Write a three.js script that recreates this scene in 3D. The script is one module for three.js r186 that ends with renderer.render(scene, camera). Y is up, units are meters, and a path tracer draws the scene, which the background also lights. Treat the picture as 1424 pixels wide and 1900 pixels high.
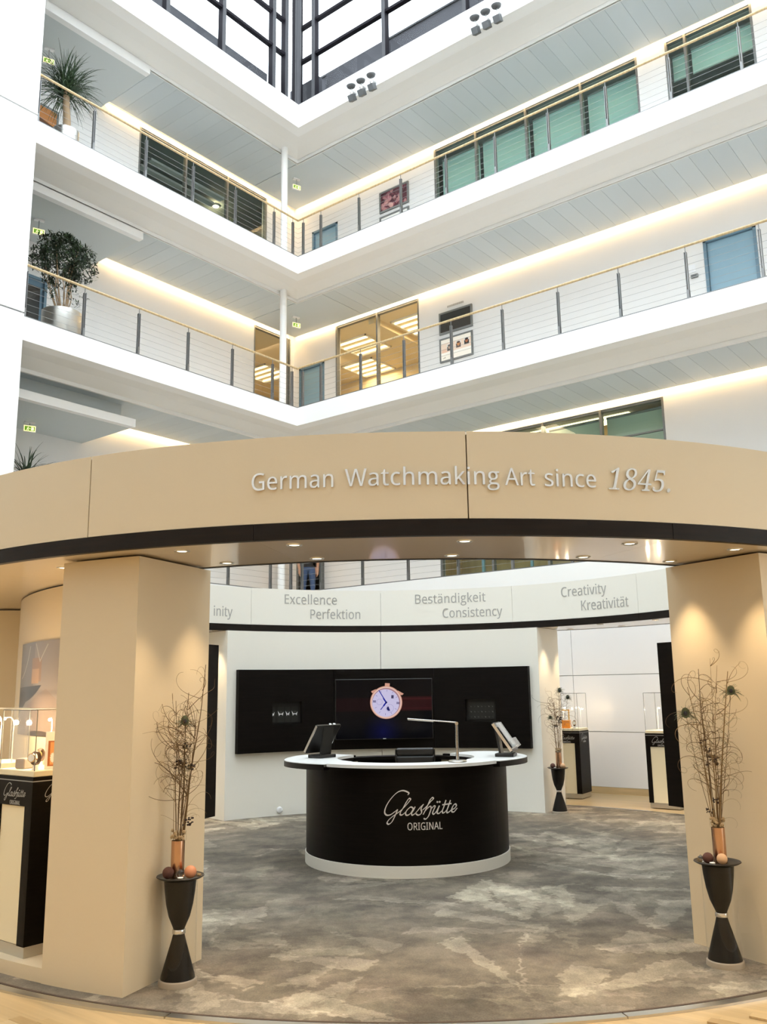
import * as THREE from 'three';
import { mergeGeometries } from 'three/addons/utils/BufferGeometryUtils.js';
import { RoundedBoxGeometry } from 'three/addons/geometries/RoundedBoxGeometry.js';
import { TextGeometry } from 'three/addons/geometries/TextGeometry.js';
import { FontLoader } from 'three/addons/loaders/FontLoader.js';
import { MarchingCubes } from 'three/addons/objects/MarchingCubes.js';
import { RectAreaLightUniformsLib } from 'three/addons/lights/RectAreaLightUniformsLib.js';

// ---------------------------------------------------------------- camera, sky, exposure
const scene = new THREE.Scene();
const camera = new THREE.PerspectiveCamera(59.51, 1424 / 1900, 0.1, 200);
camera.position.set(0, 1.75, 0);
camera.rotation.order = 'YXZ';
camera.rotation.set(THREE.MathUtils.degToRad(11.2366), THREE.MathUtils.degToRad(-51.7288), THREE.MathUtils.degToRad(-0.8309));
scene.background = new THREE.Color(0.86, 0.95, 1.0);
scene.backgroundIntensity = 5.9;
const renderer = new THREE.WebGLRenderer();
renderer.toneMapping = THREE.LinearToneMapping;
renderer.toneMappingExposure = 0.93;
renderer.shadowMap.enabled = true;
RectAreaLightUniformsLib.init();
const WARM = new THREE.Color(1.0, 0.75, 0.46);
const COVE = new THREE.Color(1.0, 0.66, 0.30);

// ---------------------------------------------------------------- helpers
const D2R = Math.PI / 180;
let seed = 7;
const rnd = () => { seed = (seed + 0x6d2b79f5) | 0; let t = Math.imul(seed ^ (seed >>> 15), 1 | seed); t = (t + Math.imul(t ^ (t >>> 7), 61 | t)) ^ t; return ((t ^ (t >>> 14)) >>> 0) / 4294967296; };
const rr = (a, b) => a + (b - a) * rnd();
const V = (x, y, z) => new THREE.Vector3(x, y, z);
const used = {};
function numbered(n) { if (!(n in used)) { used[n] = 0; return n; } used[n]++; return n + '_' + String(used[n]).padStart(3, '0'); }
function shadow(m) { m.castShadow = true; m.receiveShadow = true; return m; }
function part(name, geo, mat, parent, label) {
  const g = Array.isArray(geo) ? join(geo) : geo;
  const m = shadow(new THREE.Mesh(g, mat)); m.name = name; parent.add(m);
  if (label) m.userData.label = label;
  return m;
}
function join(list) {
  return mergeGeometries(list.map((g) => { const q = g.index ? g.toNonIndexed() : g; for (const k of Object.keys(q.attributes)) if (!['position', 'normal', 'uv'].includes(k)) q.deleteAttribute(k); return q; }));
}
function thing(name, label, category, pos = [0, 0, 0], turn = 0, group) {
  const o = new THREE.Group(); o.name = numbered(name); scene.add(o);
  o.position.set(...pos); o.rotation.y = turn; o.userData = { label, category };
  if (group) o.userData.group = group;
  return o;
}
function struct(name, label, category) {
  const o = new THREE.Group(); o.name = numbered(name); scene.add(o);
  o.userData = { label, category, kind: 'structure' };
  return o;
}
function single(name, geo, mat, label, category, group) {
  const m = part(numbered(name), geo, mat, scene); m.userData = { label, category }; if (group) m.userData.group = group; return m;
}
const box = (x0, x1, y0, y1, z0, z1) => new THREE.BoxGeometry(Math.abs(x1 - x0), Math.abs(y1 - y0), Math.abs(z1 - z0)).translate((x0 + x1) / 2, (y0 + y1) / 2, (z0 + z1) / 2);
const rbox = (w, h, d, r = 0.01, x = 0, y = 0, z = 0) => new RoundedBoxGeometry(w, h, d, 2, r).translate(x, y, z);
const cyl = (r0, r1, h, n = 24, x = 0, y = 0, z = 0) => new THREE.CylinderGeometry(r1, r0, h, n).translate(x, y + h / 2, z);
function rod(a, b, r, n = 8) {
  const d = b.clone().sub(a), l = d.length();
  const g = new THREE.CylinderGeometry(r, r, l, n);
  g.applyQuaternion(new THREE.Quaternion().setFromUnitVectors(V(0, 1, 0), d.normalize()));
  return g.translate((a.x + b.x) / 2, (a.y + b.y) / 2, (a.z + b.z) / 2);
}
function tube(pts, r, n = 5, seg = 0, taper = 1) {
  const c = new THREE.CatmullRomCurve3(pts);
  const s = seg || pts.length * 3;
  const g = new THREE.TubeGeometry(c, s, r, n, false);
  if (taper !== 1) {
    const p = g.attributes.position;
    for (let i = 0; i <= s; i++) {
      const q = c.getPointAt(i / s), k = 1 + (taper - 1) * (i / s);
      for (let j = 0; j <= n; j++) { const id = i * (n + 1) + j; p.setXYZ(id, q.x + (p.getX(id) - q.x) * k, q.y + (p.getY(id) - q.y) * k, q.z + (p.getZ(id) - q.z) * k); }
    }
  }
  return g;
}
const lathe = (pts, n = 32) => new THREE.LatheGeometry(pts.map(([r, y]) => new THREE.Vector2(r, y)), n);
class QB { // quads with given normals
  constructor() { this.p = []; this.n = []; this.u = []; }
  quad(a, b, c, d, n, uv = [[0, 0], [1, 0], [1, 1], [0, 1]]) {
    const P = [a, b, c, d];
    const N = Array.isArray(n) ? n : [n, n, n, n];
    let gn = V(0, 0, 0).crossVectors(b.clone().sub(a), c.clone().sub(a)); if (gn.lengthSq() < 1e-14) gn = V(0, 0, 0).crossVectors(c.clone().sub(a), d.clone().sub(a));
    const ord = gn.dot(N[0]) >= 0 ? [0, 1, 2, 0, 2, 3] : [0, 2, 1, 0, 3, 2];
    for (const i of ord) { this.p.push(P[i].x, P[i].y, P[i].z); this.n.push(N[i].x, N[i].y, N[i].z); this.u.push(...uv[i]); }
  }
  geo() {
    const g = new THREE.BufferGeometry();
    g.setAttribute('position', new THREE.Float32BufferAttribute(this.p, 3)); g.setAttribute('normal', new THREE.Float32BufferAttribute(this.n, 3)); g.setAttribute('uv', new THREE.Float32BufferAttribute(this.u, 2));
    return g;
  }
}
// the pavilion's polar frame
const CX = 8.01, CZ = -6.06;
const pol = (r, a, h) => V(CX + r * Math.cos(a * D2R), h, CZ + r * Math.sin(a * D2R));
const rad = (a) => V(Math.cos(a * D2R), 0, Math.sin(a * D2R));
function arcSolid(r0, r1, a0, a1, h0, h1, step = 1.5, caps = true) {
  const q = new QB(), n = Math.max(1, Math.ceil(Math.abs(a1 - a0) / step)), up = V(0, 1, 0), dn = V(0, -1, 0);
  for (let i = 0; i < n; i++) {
    const a = a0 + (a1 - a0) * i / n, b = a0 + (a1 - a0) * (i + 1) / n, na = rad(a), nb = rad(b), ia = na.clone().negate(), ib = nb.clone().negate();
    const s0 = a * D2R * r1, s1 = b * D2R * r1;
    const uv = [[s0, h0], [s1, h0], [s1, h1], [s0, h1]];
    q.quad(pol(r1, a, h0), pol(r1, b, h0), pol(r1, b, h1), pol(r1, a, h1), [na, nb, nb, na], uv);
    q.quad(pol(r0, a, h0), pol(r0, b, h0), pol(r0, b, h1), pol(r0, a, h1), [ia, ib, ib, ia], uv);
    const uw = [[s0, r0], [s1, r0], [s1, r1], [s0, r1]];
    q.quad(pol(r0, a, h1), pol(r0, b, h1), pol(r1, b, h1), pol(r1, a, h1), up, uw);
    q.quad(pol(r0, a, h0), pol(r0, b, h0), pol(r1, b, h0), pol(r1, a, h0), dn, uw);
  }
  if (caps) for (const [a, s] of [[a0, -1], [a1, 1]]) {
    const t = V(-Math.sin(a * D2R), 0, Math.cos(a * D2R)).multiplyScalar(s * Math.sign(a1 - a0));
    q.quad(pol(r0, a, h0), pol(r1, a, h0), pol(r1, a, h1), pol(r0, a, h1), t, [[0, h0], [r1 - r0, h0], [r1 - r0, h1], [0, h1]]);
  }
  return q.geo();
}
// sweep of a profile (o = offset outwards from the balcony edge, h) along the L of the two balconies
const X0 = 14.6, Z0 = -14.06, XL = 5.5, ZR = 1.6;
function sweepL(prof, xl = XL, zr = ZR, closed = true, capEnds = true) {
  const q = new QB(), st = [([o, h]) => V(xl, h, Z0 - o), ([o, h]) => V(X0 + o, h, Z0 - o), ([o, h]) => V(X0 + o, h, zr)];
  let area = 0; for (let i = 0; i < prof.length; i++) { const [o, h] = prof[i], [p, k] = prof[(i + 1) % prof.length]; area += o * k - p * h; }
  const m = closed ? prof.length : prof.length - 1, sg = area >= 0 ? 1 : -1;
  for (let i = 0; i < m; i++) {
    const A = prof[i], B = prof[(i + 1) % prof.length], dO = B[0] - A[0], dH = B[1] - A[1], l = Math.hypot(dO, dH) || 1;
    const no = sg * dH / l, nh = -sg * dO / l;
    q.quad(st[0](A), st[1](A), st[1](B), st[0](B), V(0, nh, -no), [[0, 0], [X0 - xl, 0], [X0 - xl, l], [0, l]]);
    q.quad(st[1](A), st[2](A), st[2](B), st[1](B), V(no, nh, 0), [[0, 0], [zr - Z0, 0], [zr - Z0, l], [0, l]]);
  }
  if (closed && capEnds) {
    const sh = new THREE.Shape(prof.map(([o, h]) => new THREE.Vector2(o, h)));
    for (const [f, n] of [[st[0], V(-1, 0, 0)], [st[2], V(0, 0, 1)]]) {
      const g = new THREE.ShapeGeometry(sh), pos = g.attributes.position, ix = g.index.array;
      for (let i = 0; i < ix.length; i += 3) { const P = [0, 1, 2].map((k) => f([pos.getX(ix[i + k]), pos.getY(ix[i + k])])); q.quad(P[0], P[1], P[2], P[2], n); }
    }
  }
  return q.geo();
}

// ---------------------------------------------------------------- textures
function canvasTex(w, h, draw, srgb = true) {
  const c = document.createElement('canvas'); c.width = w; c.height = h; const g = c.getContext('2d'); draw(g, w, h);
  const t = new THREE.CanvasTexture(c); if (srgb) t.colorSpace = THREE.SRGBColorSpace; t.wrapS = t.wrapT = THREE.RepeatWrapping; return t;
}
function hash2(x, y, s) { let n = Math.imul(x, 374761393) + Math.imul(y, 668265263) + Math.imul(s, 1274126177); n = Math.imul(n ^ (n >>> 13), 1274126177); return ((n ^ (n >>> 16)) >>> 0) / 4294967296; }
function vnoise(x, y, s, per = 0) {
  const xi = Math.floor(x), yi = Math.floor(y), fx = x - xi, fy = y - yi, u = fx * fx * (3 - 2 * fx), v = fy * fy * (3 - 2 * fy);
  const w = (k) => (per ? ((k % per) + per) % per : k);
  const a = hash2(w(xi), w(yi), s), b = hash2(w(xi + 1), w(yi), s), c = hash2(w(xi), w(yi + 1), s), d = hash2(w(xi + 1), w(yi + 1), s);
  return a + (b - a) * u + (c - a) * v + (a - b - c + d) * u * v;
}
function dataTex(n, f, srgb) {
  const d = new Uint8Array(n * n * 4);
  for (let y = 0; y < n; y++) for (let x = 0; x < n; x++) { const c = f(x / n, y / n, x, y), i = (y * n + x) * 4; d[i] = c[0]; d[i + 1] = c[1]; d[i + 2] = c[2]; d[i + 3] = 255; }
  const t = new THREE.DataTexture(d, n, n); t.magFilter = THREE.LinearFilter; t.minFilter = THREE.LinearMipmapLinearFilter; t.generateMipmaps = true; t.wrapS = t.wrapT = THREE.RepeatWrapping; if (srgb) t.colorSpace = THREE.SRGBColorSpace; t.needsUpdate = true; return t;
}
const clampB = (v) => Math.max(0, Math.min(255, Math.round(v)));
const grain = dataTex(256, (u, v) => { const k = clampB(128 + 70 * (vnoise(u * 128, v * 128, 3, 128) - 0.5) + 50 * (vnoise(u * 32, v * 32, 5, 32) - 0.5)); return [k, k, k]; }, false);
const woodTex = dataTex(256, (u, v) => { const g = vnoise(u * 48 + 2 * vnoise(u * 4, v * 4, 9, 4), v * 3, 11) * 0.5 + vnoise(u * 100, v * 4, 12) * 0.3, k = 205 + 50 * g; return [clampB(k), clampB(k * 0.99), clampB(k * 0.97)]; }, true);
const wengeTex = dataTex(256, (u, v) => { const g = vnoise(u * 4, v * 90, 31) * 0.6 + vnoise(u * 8, v * 40, 32) * 0.4, k = 150 + 100 * g; return [clampB(k), clampB(k * 0.96), clampB(k * 0.93)]; }, true);
const clampN = (v, n) => Math.max(0, Math.min(n - 1, Math.round(v)));
// carpet: brushed pile with paler wedges where the nap lies the other way
const carpetTex = (() => {
  const N = 1600, c = document.createElement('canvas'); c.width = N; c.height = N; const g = c.getContext('2d');
  g.fillStyle = 'rgb(108,100,88)'; g.fillRect(0, 0, N, N);
  const R = (a, b) => rr(a, b);
  for (let i = 0; i < 900; i++) {
    const x = R(0, N), y = R(0, N), l = R(12, 60), w = R(8, 30), th = R(0, 6.28), lite = rnd() < 0.5;
    g.save(); g.translate(x, y); g.rotate(th); g.globalAlpha = R(0.05, 0.16); g.fillStyle = lite ? 'rgb(176,166,148)' : 'rgb(84,76,66)';
    g.beginPath(); g.ellipse(0, 0, l, w, 0, 0, 6.283); g.fill(); g.restore();
  }
  for (let i = 0; i < 250; i++) { // wedges
    const x = R(0, N), y = R(0, N), l = R(60, 250), w = R(18, 66), th = R(0, 6.28), lite = rnd() < 0.68;
    g.save(); g.translate(x, y); g.rotate(th); g.globalAlpha = R(0.12, 0.34); g.fillStyle = lite ? 'rgb(190,182,164)' : 'rgb(86,78,68)';
    g.beginPath(); g.moveTo(0, 0); g.lineTo(l, -w * R(0.3, 1)); g.lineTo(l * R(0.8, 1.05), w * R(0.2, 0.9)); g.closePath(); g.fill();
    if (rnd() < 0.5) { g.globalAlpha *= 0.8; g.beginPath(); g.moveTo(l * 0.2, 0); g.lineTo(l * R(0.9, 1.2), w * R(0.9, 1.8)); g.lineTo(l * R(0.5, 0.8), w * R(1.3, 2)); g.closePath(); g.fill(); }
    g.restore();
  }
  for (let i = 0; i < 46; i++) { // clear brush marks, paired like a V
    const x = R(0.06, 0.94) * N, y = R(0.06, 0.94) * N, th = R(0, 6.28);
    for (const s of [-0.3, 0.25]) { const l = R(90, 190), w = R(14, 34); g.save(); g.translate(x, y); g.rotate(th + s); g.globalAlpha = R(0.22, 0.42); g.fillStyle = 'rgb(186,177,158)'; g.beginPath(); g.moveTo(0, -w * 0.25); g.lineTo(l, -w); g.lineTo(l * R(0.85, 1.1), w * 0.8); g.lineTo(0, w * 0.3); g.fill(); g.restore(); }
  }
  for (let i = 0; i < 70; i++) { // long thin streaks
    const x = R(0, N), y = R(0, N), l = R(90, 260), th = R(0, 6.28);
    g.save(); g.translate(x, y); g.rotate(th); g.globalAlpha = R(0.18, 0.34); g.fillStyle = 'rgb(196,188,170)';
    g.beginPath(); g.moveTo(0, 0); g.quadraticCurveTo(l * 0.5, R(-14, 14), l, R(-20, 20)); g.lineTo(l * 0.96, R(4, 16)); g.quadraticCurveTo(l * 0.5, R(0, 18), 0, 7); g.fill(); g.restore();
  }
  const im = g.getImageData(0, 0, N, N), d = im.data, src = new Uint8ClampedArray(d);
  for (let y = 0; y < N; y++) for (let x = 0; x < N; x++) {
    const wx = clampN(x + 12 * (vnoise(x / 30, y / 30, 91) - 0.5) + 11 * (vnoise(x / 5, y / 5, 92) - 0.5), N), wy = clampN(y + 12 * (vnoise(x / 30, y / 30, 93) - 0.5) + 11 * (vnoise(x / 5, y / 5, 94) - 0.5), N), j = (wy * N + wx) * 4;
    const i = (y * N + x) * 4, e = 1 + 0.20 * (hash2(x, y, 77) - 0.5) + 0.16 * (vnoise(x / 9, y / 9, 78) - 0.5) + 0.30 * (vnoise(x / 34 + y / 120, y / 26, 79) - 0.5) + 0.25 * (vnoise(x / 110, y / 110, 80) - 0.5);
    d[i] = clampB(src[j] * e); d[i + 1] = clampB(src[j + 1] * e); d[i + 2] = clampB(src[j + 2] * e);
  }
  g.putImageData(im, 0, 0);
  const t = new THREE.CanvasTexture(c); t.colorSpace = THREE.SRGBColorSpace; t.wrapS = t.wrapT = THREE.RepeatWrapping; return t;
})();

// ---------------------------------------------------------------- materials
const lin = (r, g, b) => new THREE.Color().setRGB(r, g, b);
const std = (c, rough = 0.6, o = {}) => new THREE.MeshStandardMaterial({ color: c, roughness: rough, ...o });
const phys = (c, rough, o = {}) => new THREE.MeshPhysicalMaterial({ color: c, roughness: rough, ...o });
const M = {
  white: std(lin(0.84, 0.84, 0.83), 0.55),
  whiteWall: std(lin(0.77, 0.77, 0.765), 0.6),
  panelWall: std(lin(0.82, 0.82, 0.83), 0.32),
  soffitWhite: std(lin(0.78, 0.77, 0.74), 0.6),
  ceilGrey: std(lin(0.55, 0.605, 0.63), 0.7),
  ceilGreyB: std(lin(0.565, 0.62, 0.645), 0.7),
  ceilGreyC: std(lin(0.535, 0.59, 0.615), 0.7),
  dropGrey: std(lin(0.56, 0.60, 0.60), 0.75),
  joint: std(lin(0.03, 0.032, 0.04), 0.6),
  jointGrey: std(lin(0.35, 0.35, 0.34), 0.6),
  railWood: std(lin(0.74, 0.56, 0.32), 0.42, { map: woodTex }),
  steel: std(lin(0.50, 0.50, 0.50), 0.38, { metalness: 0.9 }),
  cable: std(lin(0.30, 0.30, 0.30), 0.7),
  steelDark: std(lin(0.20, 0.20, 0.20), 0.45, { metalness: 0.7 }),
  steelBright: std(lin(0.72, 0.71, 0.69), 0.22, { metalness: 1 }),
  logoSilver: std(lin(0.78, 0.76, 0.73), 0.4, { metalness: 0.25 }),
  spotGrey: std(lin(0.10, 0.105, 0.11), 0.5),
  brushed: std(lin(0.60, 0.59, 0.56), 0.3, { metalness: 1 }),
  chrome: std(lin(0.78, 0.77, 0.75), 0.12, { metalness: 1 }),
  mullion: phys(lin(0.012, 0.010, 0.014), 0.7, { specularIntensity: 0.2 }),
  mullionGrey: phys(lin(0.075, 0.075, 0.082), 0.6, { specularIntensity: 0.3 }),
  parapet: phys(lin(0.085, 0.085, 0.095), 0.8, { specularIntensity: 0.15 }),
  beige: std(lin(0.655, 0.55, 0.385), 0.55, { bumpMap: grain, bumpScale: 0.0006 }),
  ivory: std(lin(0.87, 0.845, 0.765), 0.5, { bumpMap: grain, bumpScale: 0.0005 }),
  soffit: phys(lin(0.54, 0.45, 0.33), 0.28, { clearcoat: 0.7, clearcoatRoughness: 0.06 }),
  band: phys(lin(0.014, 0.009, 0.006), 0.5, { map: wengeTex, specularIntensity: 0.4 }),
  black: phys(lin(0.0075, 0.0055, 0.0045), 0.45, { map: wengeTex, specularIntensity: 0.25 }),
  blackGloss: phys(lin(0.004, 0.004, 0.005), 0.08, { clearcoat: 1, clearcoatRoughness: 0.03 }),
  blackPlain: std(lin(0.015, 0.014, 0.013), 0.4),
  blackFabric: phys(lin(0.006, 0.005, 0.004), 0.5, { specularIntensity: 0.3 }),
  leather: std(lin(0.018, 0.018, 0.019), 0.38, { bumpMap: grain, bumpScale: 0.001 }),
  counterWhite: std(lin(0.86, 0.86, 0.84), 0.3),
  cream: std(lin(0.78, 0.70, 0.50), 0.6),
  carpet: std(lin(0.86, 0.84, 0.81), 0.95, { map: carpetTex }),
  parquet: std(lin(0.62, 0.45, 0.24), 0.35, { map: woodTex }),
  copper: std(lin(0.60, 0.36, 0.23), 0.26, { metalness: 1 }),
  doorBlue: std(lin(0.25, 0.40, 0.49), 0.5),
  frameBlue: std(lin(0.13, 0.22, 0.29), 0.5),
  frameGrey: std(lin(0.20, 0.21, 0.21), 0.45, { metalness: 0.4 }),
  paper: std(lin(0.8, 0.82, 0.85), 0.8),
  twig: std(lin(0.105, 0.058, 0.02), 0.75),
  twigPale: std(lin(0.20, 0.125, 0.05), 0.75),
  darkFlower: std(lin(0.022, 0.012, 0.014), 0.8),
  featherGreen: std(lin(0.06, 0.075, 0.035), 0.55),
  featherEye: std(lin(0.006, 0.007, 0.02), 0.3),
  moss: std(lin(0.38, 0.28, 0.16), 0.9),
  ballDark: std(lin(0.075, 0.026, 0.018), 0.8, { bumpMap: grain, bumpScale: 0.004 }),
  ballOrange: std(lin(0.48, 0.20, 0.10), 0.6),
  ballTan: std(lin(0.55, 0.34, 0.19), 0.6),
  leaf: std(lin(0.030, 0.060, 0.028), 0.5),
  leafBush: std(lin(0.022, 0.040, 0.024), 0.5),
  leafLite: std(lin(0.050, 0.095, 0.040), 0.5),
  bark: std(lin(0.36, 0.25, 0.15), 0.85),
  soil: std(lin(0.06, 0.04, 0.03), 0.95),
  roomWarm: std(lin(0.80, 0.68, 0.46), 0.7),
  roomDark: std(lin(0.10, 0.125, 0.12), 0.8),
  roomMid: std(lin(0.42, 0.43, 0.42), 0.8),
  blind: std(lin(0.38, 0.53, 0.51), 0.8),
  blindGrey: std(lin(0.44, 0.50, 0.42), 0.8),
  glass: phys(lin(0.97, 0.985, 0.98), 0.0, { transmission: 1, thickness: 0, ior: 1.5 }),
  glassRoof: phys(lin(0.98, 0.985, 0.99), 0.0, { transmission: 1, thickness: 0, ior: 1.08 }),
  glassGreen: phys(lin(0.80, 0.92, 0.88), 0.0, { transmission: 1, thickness: 0, ior: 1.5 }),
  glassWarm: phys(lin(0.94, 0.94, 0.88), 0.0, { transmission: 1, thickness: 0, ior: 1.5 }),
  acrylic: phys(lin(0.985, 0.985, 0.98), 0.0, { transmission: 1, thickness: 0, ior: 1.35 }),
  glassBall: phys(lin(0.95, 0.95, 0.94), 0.0, { transmission: 1, thickness: 0.03, ior: 1.4 }),
  lampFace: std(lin(1, 0.9, 0.7), 0.5, { emissive: lin(1.0, 0.86, 0.62), emissiveIntensity: 2.2 }),
  coveGlow: std(lin(1, 0.9, 0.7), 0.5, { emissive: lin(1.0, 0.80, 0.50), emissiveIntensity: 2.0 }),
  tubeGlow: std(lin(1, 0.9, 0.7), 0.5, { emissive: lin(1.0, 0.84, 0.50), emissiveIntensity: 2.2 }),
  ledGlow: std(lin(1, 0.95, 0.8), 0.5, { emissive: lin(1.0, 0.88, 0.62), emissiveIntensity: 5 }),
  gold: std(lin(0.85, 0.55, 0.22), 0.25, { metalness: 1 }),
  amber: phys(lin(0.95, 0.50, 0.06), 0.15, { transmission: 0.6, thickness: 0, ior: 1.45 }),
  dial: std(lin(0.85, 0.85, 0.82), 0.4),
  strap: std(lin(0.07, 0.035, 0.02), 0.6),
};
const font = await new FontLoader().loadAsync('fonts/droid/droid_sans_regular.typeface.json');
const fontSerif = await new FontLoader().loadAsync('fonts/droid/droid_serif_regular.typeface.json');

function rectLight(w, h, color, intensity, pos, target) {
  const l = new THREE.RectAreaLight(color, intensity, w, h); l.position.copy(pos); l.lookAt(target); l.name = 'area_light'; scene.add(l); return l;
}

// ================================================================ THE SETTING
// ---- ground floor with parquet strips
{
  const fl = struct('floor', 'pale maple strip parquet around the pavilion', 'floor');
  const g = new THREE.PlaneGeometry(1, 1); // subfloor as a thick slab with uv in metres
  const slab = box(-6, 21.5, -0.35, -0.012, -21.5, 6.5);
  const p = slab.attributes.position, uv = slab.attributes.uv; for (let i = 0; i < p.count; i++) uv.setXY(i, p.getX(i) * 0.7, p.getZ(i) * 0.25);
  part('floor_base', slab, M.parquet, fl);
  const tones = [[0.66, 0.48, 0.26], [0.58, 0.41, 0.20], [0.70, 0.53, 0.31], [0.62, 0.45, 0.235], [0.52, 0.36, 0.18]].map((c) => std(lin(...c), 0.32, { map: woodTex }));
  const lens = [0.36, 0.46, 0.56], geos = lens.map((l) => new THREE.BoxGeometry(0.069, 0.011, l - 0.002));
  let n = 0;
  for (let i = 0; i < 90; i++) {
    const x = 2.1 + i * 0.071; let z = -6.6 - rnd() * 0.4;
    while (z < 0) {
      const k = Math.floor(rnd() * 3), zc = z + lens[k] / 2, r = Math.hypot(x - CX, zc - CZ), a = ((Math.atan2(zc - CZ, x - CX) / D2R) + 360) % 360;
      if (r > 5.2 && r < 5.75 && ((a > 158 && a < 176) || (a > 113 && a < 130))) { if (n < 290) { const m = part('plank', geos[k], tones[Math.floor(rnd() * 5)], fl); m.position.set(x, -0.0055, zc); n++; } }
      z += lens[k];
    }
  }
}
// ---- slabs, fascias and soffits of the galleries
const LV = [ // floor top, fascia bottom, ceiling of the storey below
  { T: 3.93, FB: 3.49, CE: 3.40, name: 'first' }, { T: 8.28, FB: 7.845, CE: 7.70, name: 'second' }, { T: 12.12, FB: 11.68, CE: 11.60, name: 'third' }, { T: 16.27, FB: 15.63, CE: 15.56, name: 'roof' },
];
const XW = 17.4, ZW = -16.9;
for (const [i, L] of LV.entries()) {
  const s = struct('balcony_slab', ['white edge of the lowest gallery behind the pavilion lettering', 'white fascia of the middle gallery above the pavilion', 'white fascia of the upper gallery with the palm', 'white roof edge under the glazed lantern'][i], 'balcony');
  part('fascia', sweepL([[0, L.FB], [0, L.T], [0.28, L.T], [0.28, L.FB]]), M.white, s);
  part('slab', sweepL([[0.28, L.CE + 0.34], [0.28, L.T - 0.001], [3.2, L.T - 0.001], [3.2, L.CE + 0.34]]), M.whiteWall, s);
  if (i > 0) {
    part('soffit', sweepL([[0.282, L.FB + 0.002], [0.60, L.FB - 0.01], [0.95, L.CE + 0.02], [0.95, L.CE + 0.10], [0.282, L.FB + 0.06]]), M.soffitWhite, s);
    part('soffit_lip', sweepL([[0.955, L.CE - 0.055], [0.955, L.CE + 0.10], [0.975, L.CE + 0.10], [0.975, L.CE - 0.055]]), M.white, s, 'thin white lip below the soffit');
    part('soffit_lip', sweepL([[1.035, L.CE - 0.035], [1.035, L.CE + 0.10], [1.055, L.CE + 0.10], [1.055, L.CE - 0.035]]), M.white, s);
    // ceiling boards across the gallery, each with a joint
    const c = struct('ceiling', ['', 'grey boarded ceiling of the lowest gallery', 'grey boarded ceiling of the middle gallery', 'grey boarded ceiling of the upper gallery'][i], 'ceiling');
    part('backing', sweepL([[1.055, L.CE + 0.02], [1.055, L.CE + 0.10], [2.70, L.CE + 0.10], [2.70, L.CE + 0.02]]), M.ceilGreyC, c);
    const mats = [M.ceilGrey, M.ceilGreyB, M.ceilGreyC], w = 0.36, gr = new THREE.BoxGeometry(1.63, 0.02, w - 0.004), gl = new THREE.BoxGeometry(w - 0.004, 0.02, 1.63);
    for (let z = Z0 - 0.2; z < ZR - 0.4; z += w) { if (z > -15.1 - 1.5) { const m = part('ceiling_board', gr, mats[Math.floor(rnd() * 3)], c); m.position.set(X0 + 1.06 + 0.815, L.CE + 0.01, z + w / 2); } }
    for (let x = 10.6; x < X0 + 1.0; x += w) { const m = part('ceiling_board', gl, mats[Math.floor(rnd() * 3)], c); m.position.set(x + w / 2, L.CE + 0.01, Z0 - 1.06 - 0.815); }
    part('corner_board', box(X0 + 1.06, X0 + 2.69, L.CE, L.CE + 0.02, Z0 - 2.69, Z0 - 0.21), M.ceilGrey, c);
    part('end_board', box(XL, 10.6, L.CE, L.CE + 0.02, Z0 - 2.69, Z0 - 1.06), M.ceilGrey, c);
    // light slot along the walls: housing, glowing strip, area lights
    const cv = thing('cove_light', ['', 'warm light slot along the walls of the lowest gallery', 'warm light slot along the walls of the middle gallery', 'warm light slot along the walls of the upper gallery'][i], 'light', [0, 0, 0], 0, 'gallery light slots');
    part('housing', sweepL([[2.692, L.CE + 0.001], [2.692, L.CE + 0.30], [2.705, L.CE + 0.30], [2.705, L.CE + 0.001]], 10.8, ZR - 0.05), M.white, cv);
    part('glow_strip', sweepL([[2.72, L.CE + 0.08], [2.72, L.CE + 0.10], [2.77, L.CE + 0.10], [2.77, L.CE + 0.08]], 10.8, ZR - 0.05), M.coveGlow, cv, 'glowing strip');
    const lz = 18.2, lx = 6.2, I = 48;
    rectLight(lz, 0.05, COVE, I, V(XW - 0.055, L.CE + 0.07, -7.65), V(XW - 0.03, L.CE - 2, -7.65));
    rectLight(lx, 0.05, COVE, I, V(10.95 + lx / 2, L.CE + 0.07, ZW + 0.07), V(10.95 + lx / 2, L.CE - 2, ZW + 0.04));
  }
  if (i < 3) part('edge_trim', sweepL([[0.0, L.T], [0.0, L.T + 0.018], [0.05, L.T + 0.018], [0.05, L.T]]), M.steelDark, s, 'dark steel edge strip');
}
// ---- back walls of the galleries, with openings; runs: right wall along z at x = XW, left wall along x at z = ZW
const TH = 0.2;
function wallRun(parent, side, a0, a1, h0, h1, openings) {
  // openings: [from, to, top]; full height below top
  let cur = a0; const list = [];
  const put = (p, q, y0, y1) => { if (q - p > 0.005 && y1 - y0 > 0.005) list.push(side === 'R' ? box(XW, XW + TH, y0, y1, p, q) : box(p, q, y0, y1, ZW - TH, ZW)); };
  for (const [f, t, top] of openings) { put(cur, f, h0, h1); put(f, t, top, h1); cur = t; }
  put(cur, a1, h0, h1);
  for (const g of list) part('wall_panel', g, M.whiteWall, parent);
}
const wallR = struct('wall_right', 'white back wall of the right hand galleries', 'wall');
const wallL = struct('wall_left', 'white back wall of the left hand galleries', 'wall');
const OPEN = {
  R: [[[-16.74, -15.74, 6.35], [-12.02, -6.37, 7.58]], [[-16.67, -15.73, 10.66], [-15.31, -12.49, 11.56], [-5.29, -4.25, 10.68]], [[-16.18, -15.22, 14.67], [-11.89, -6.37, 15.50], [-5.73, -3.90, 15.52]]],
  L: [[], [[9.25, 9.73, 10.58], [15.86, 17.26, 11.56]], [[11.93, 16.28, 15.50]]],
};
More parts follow.
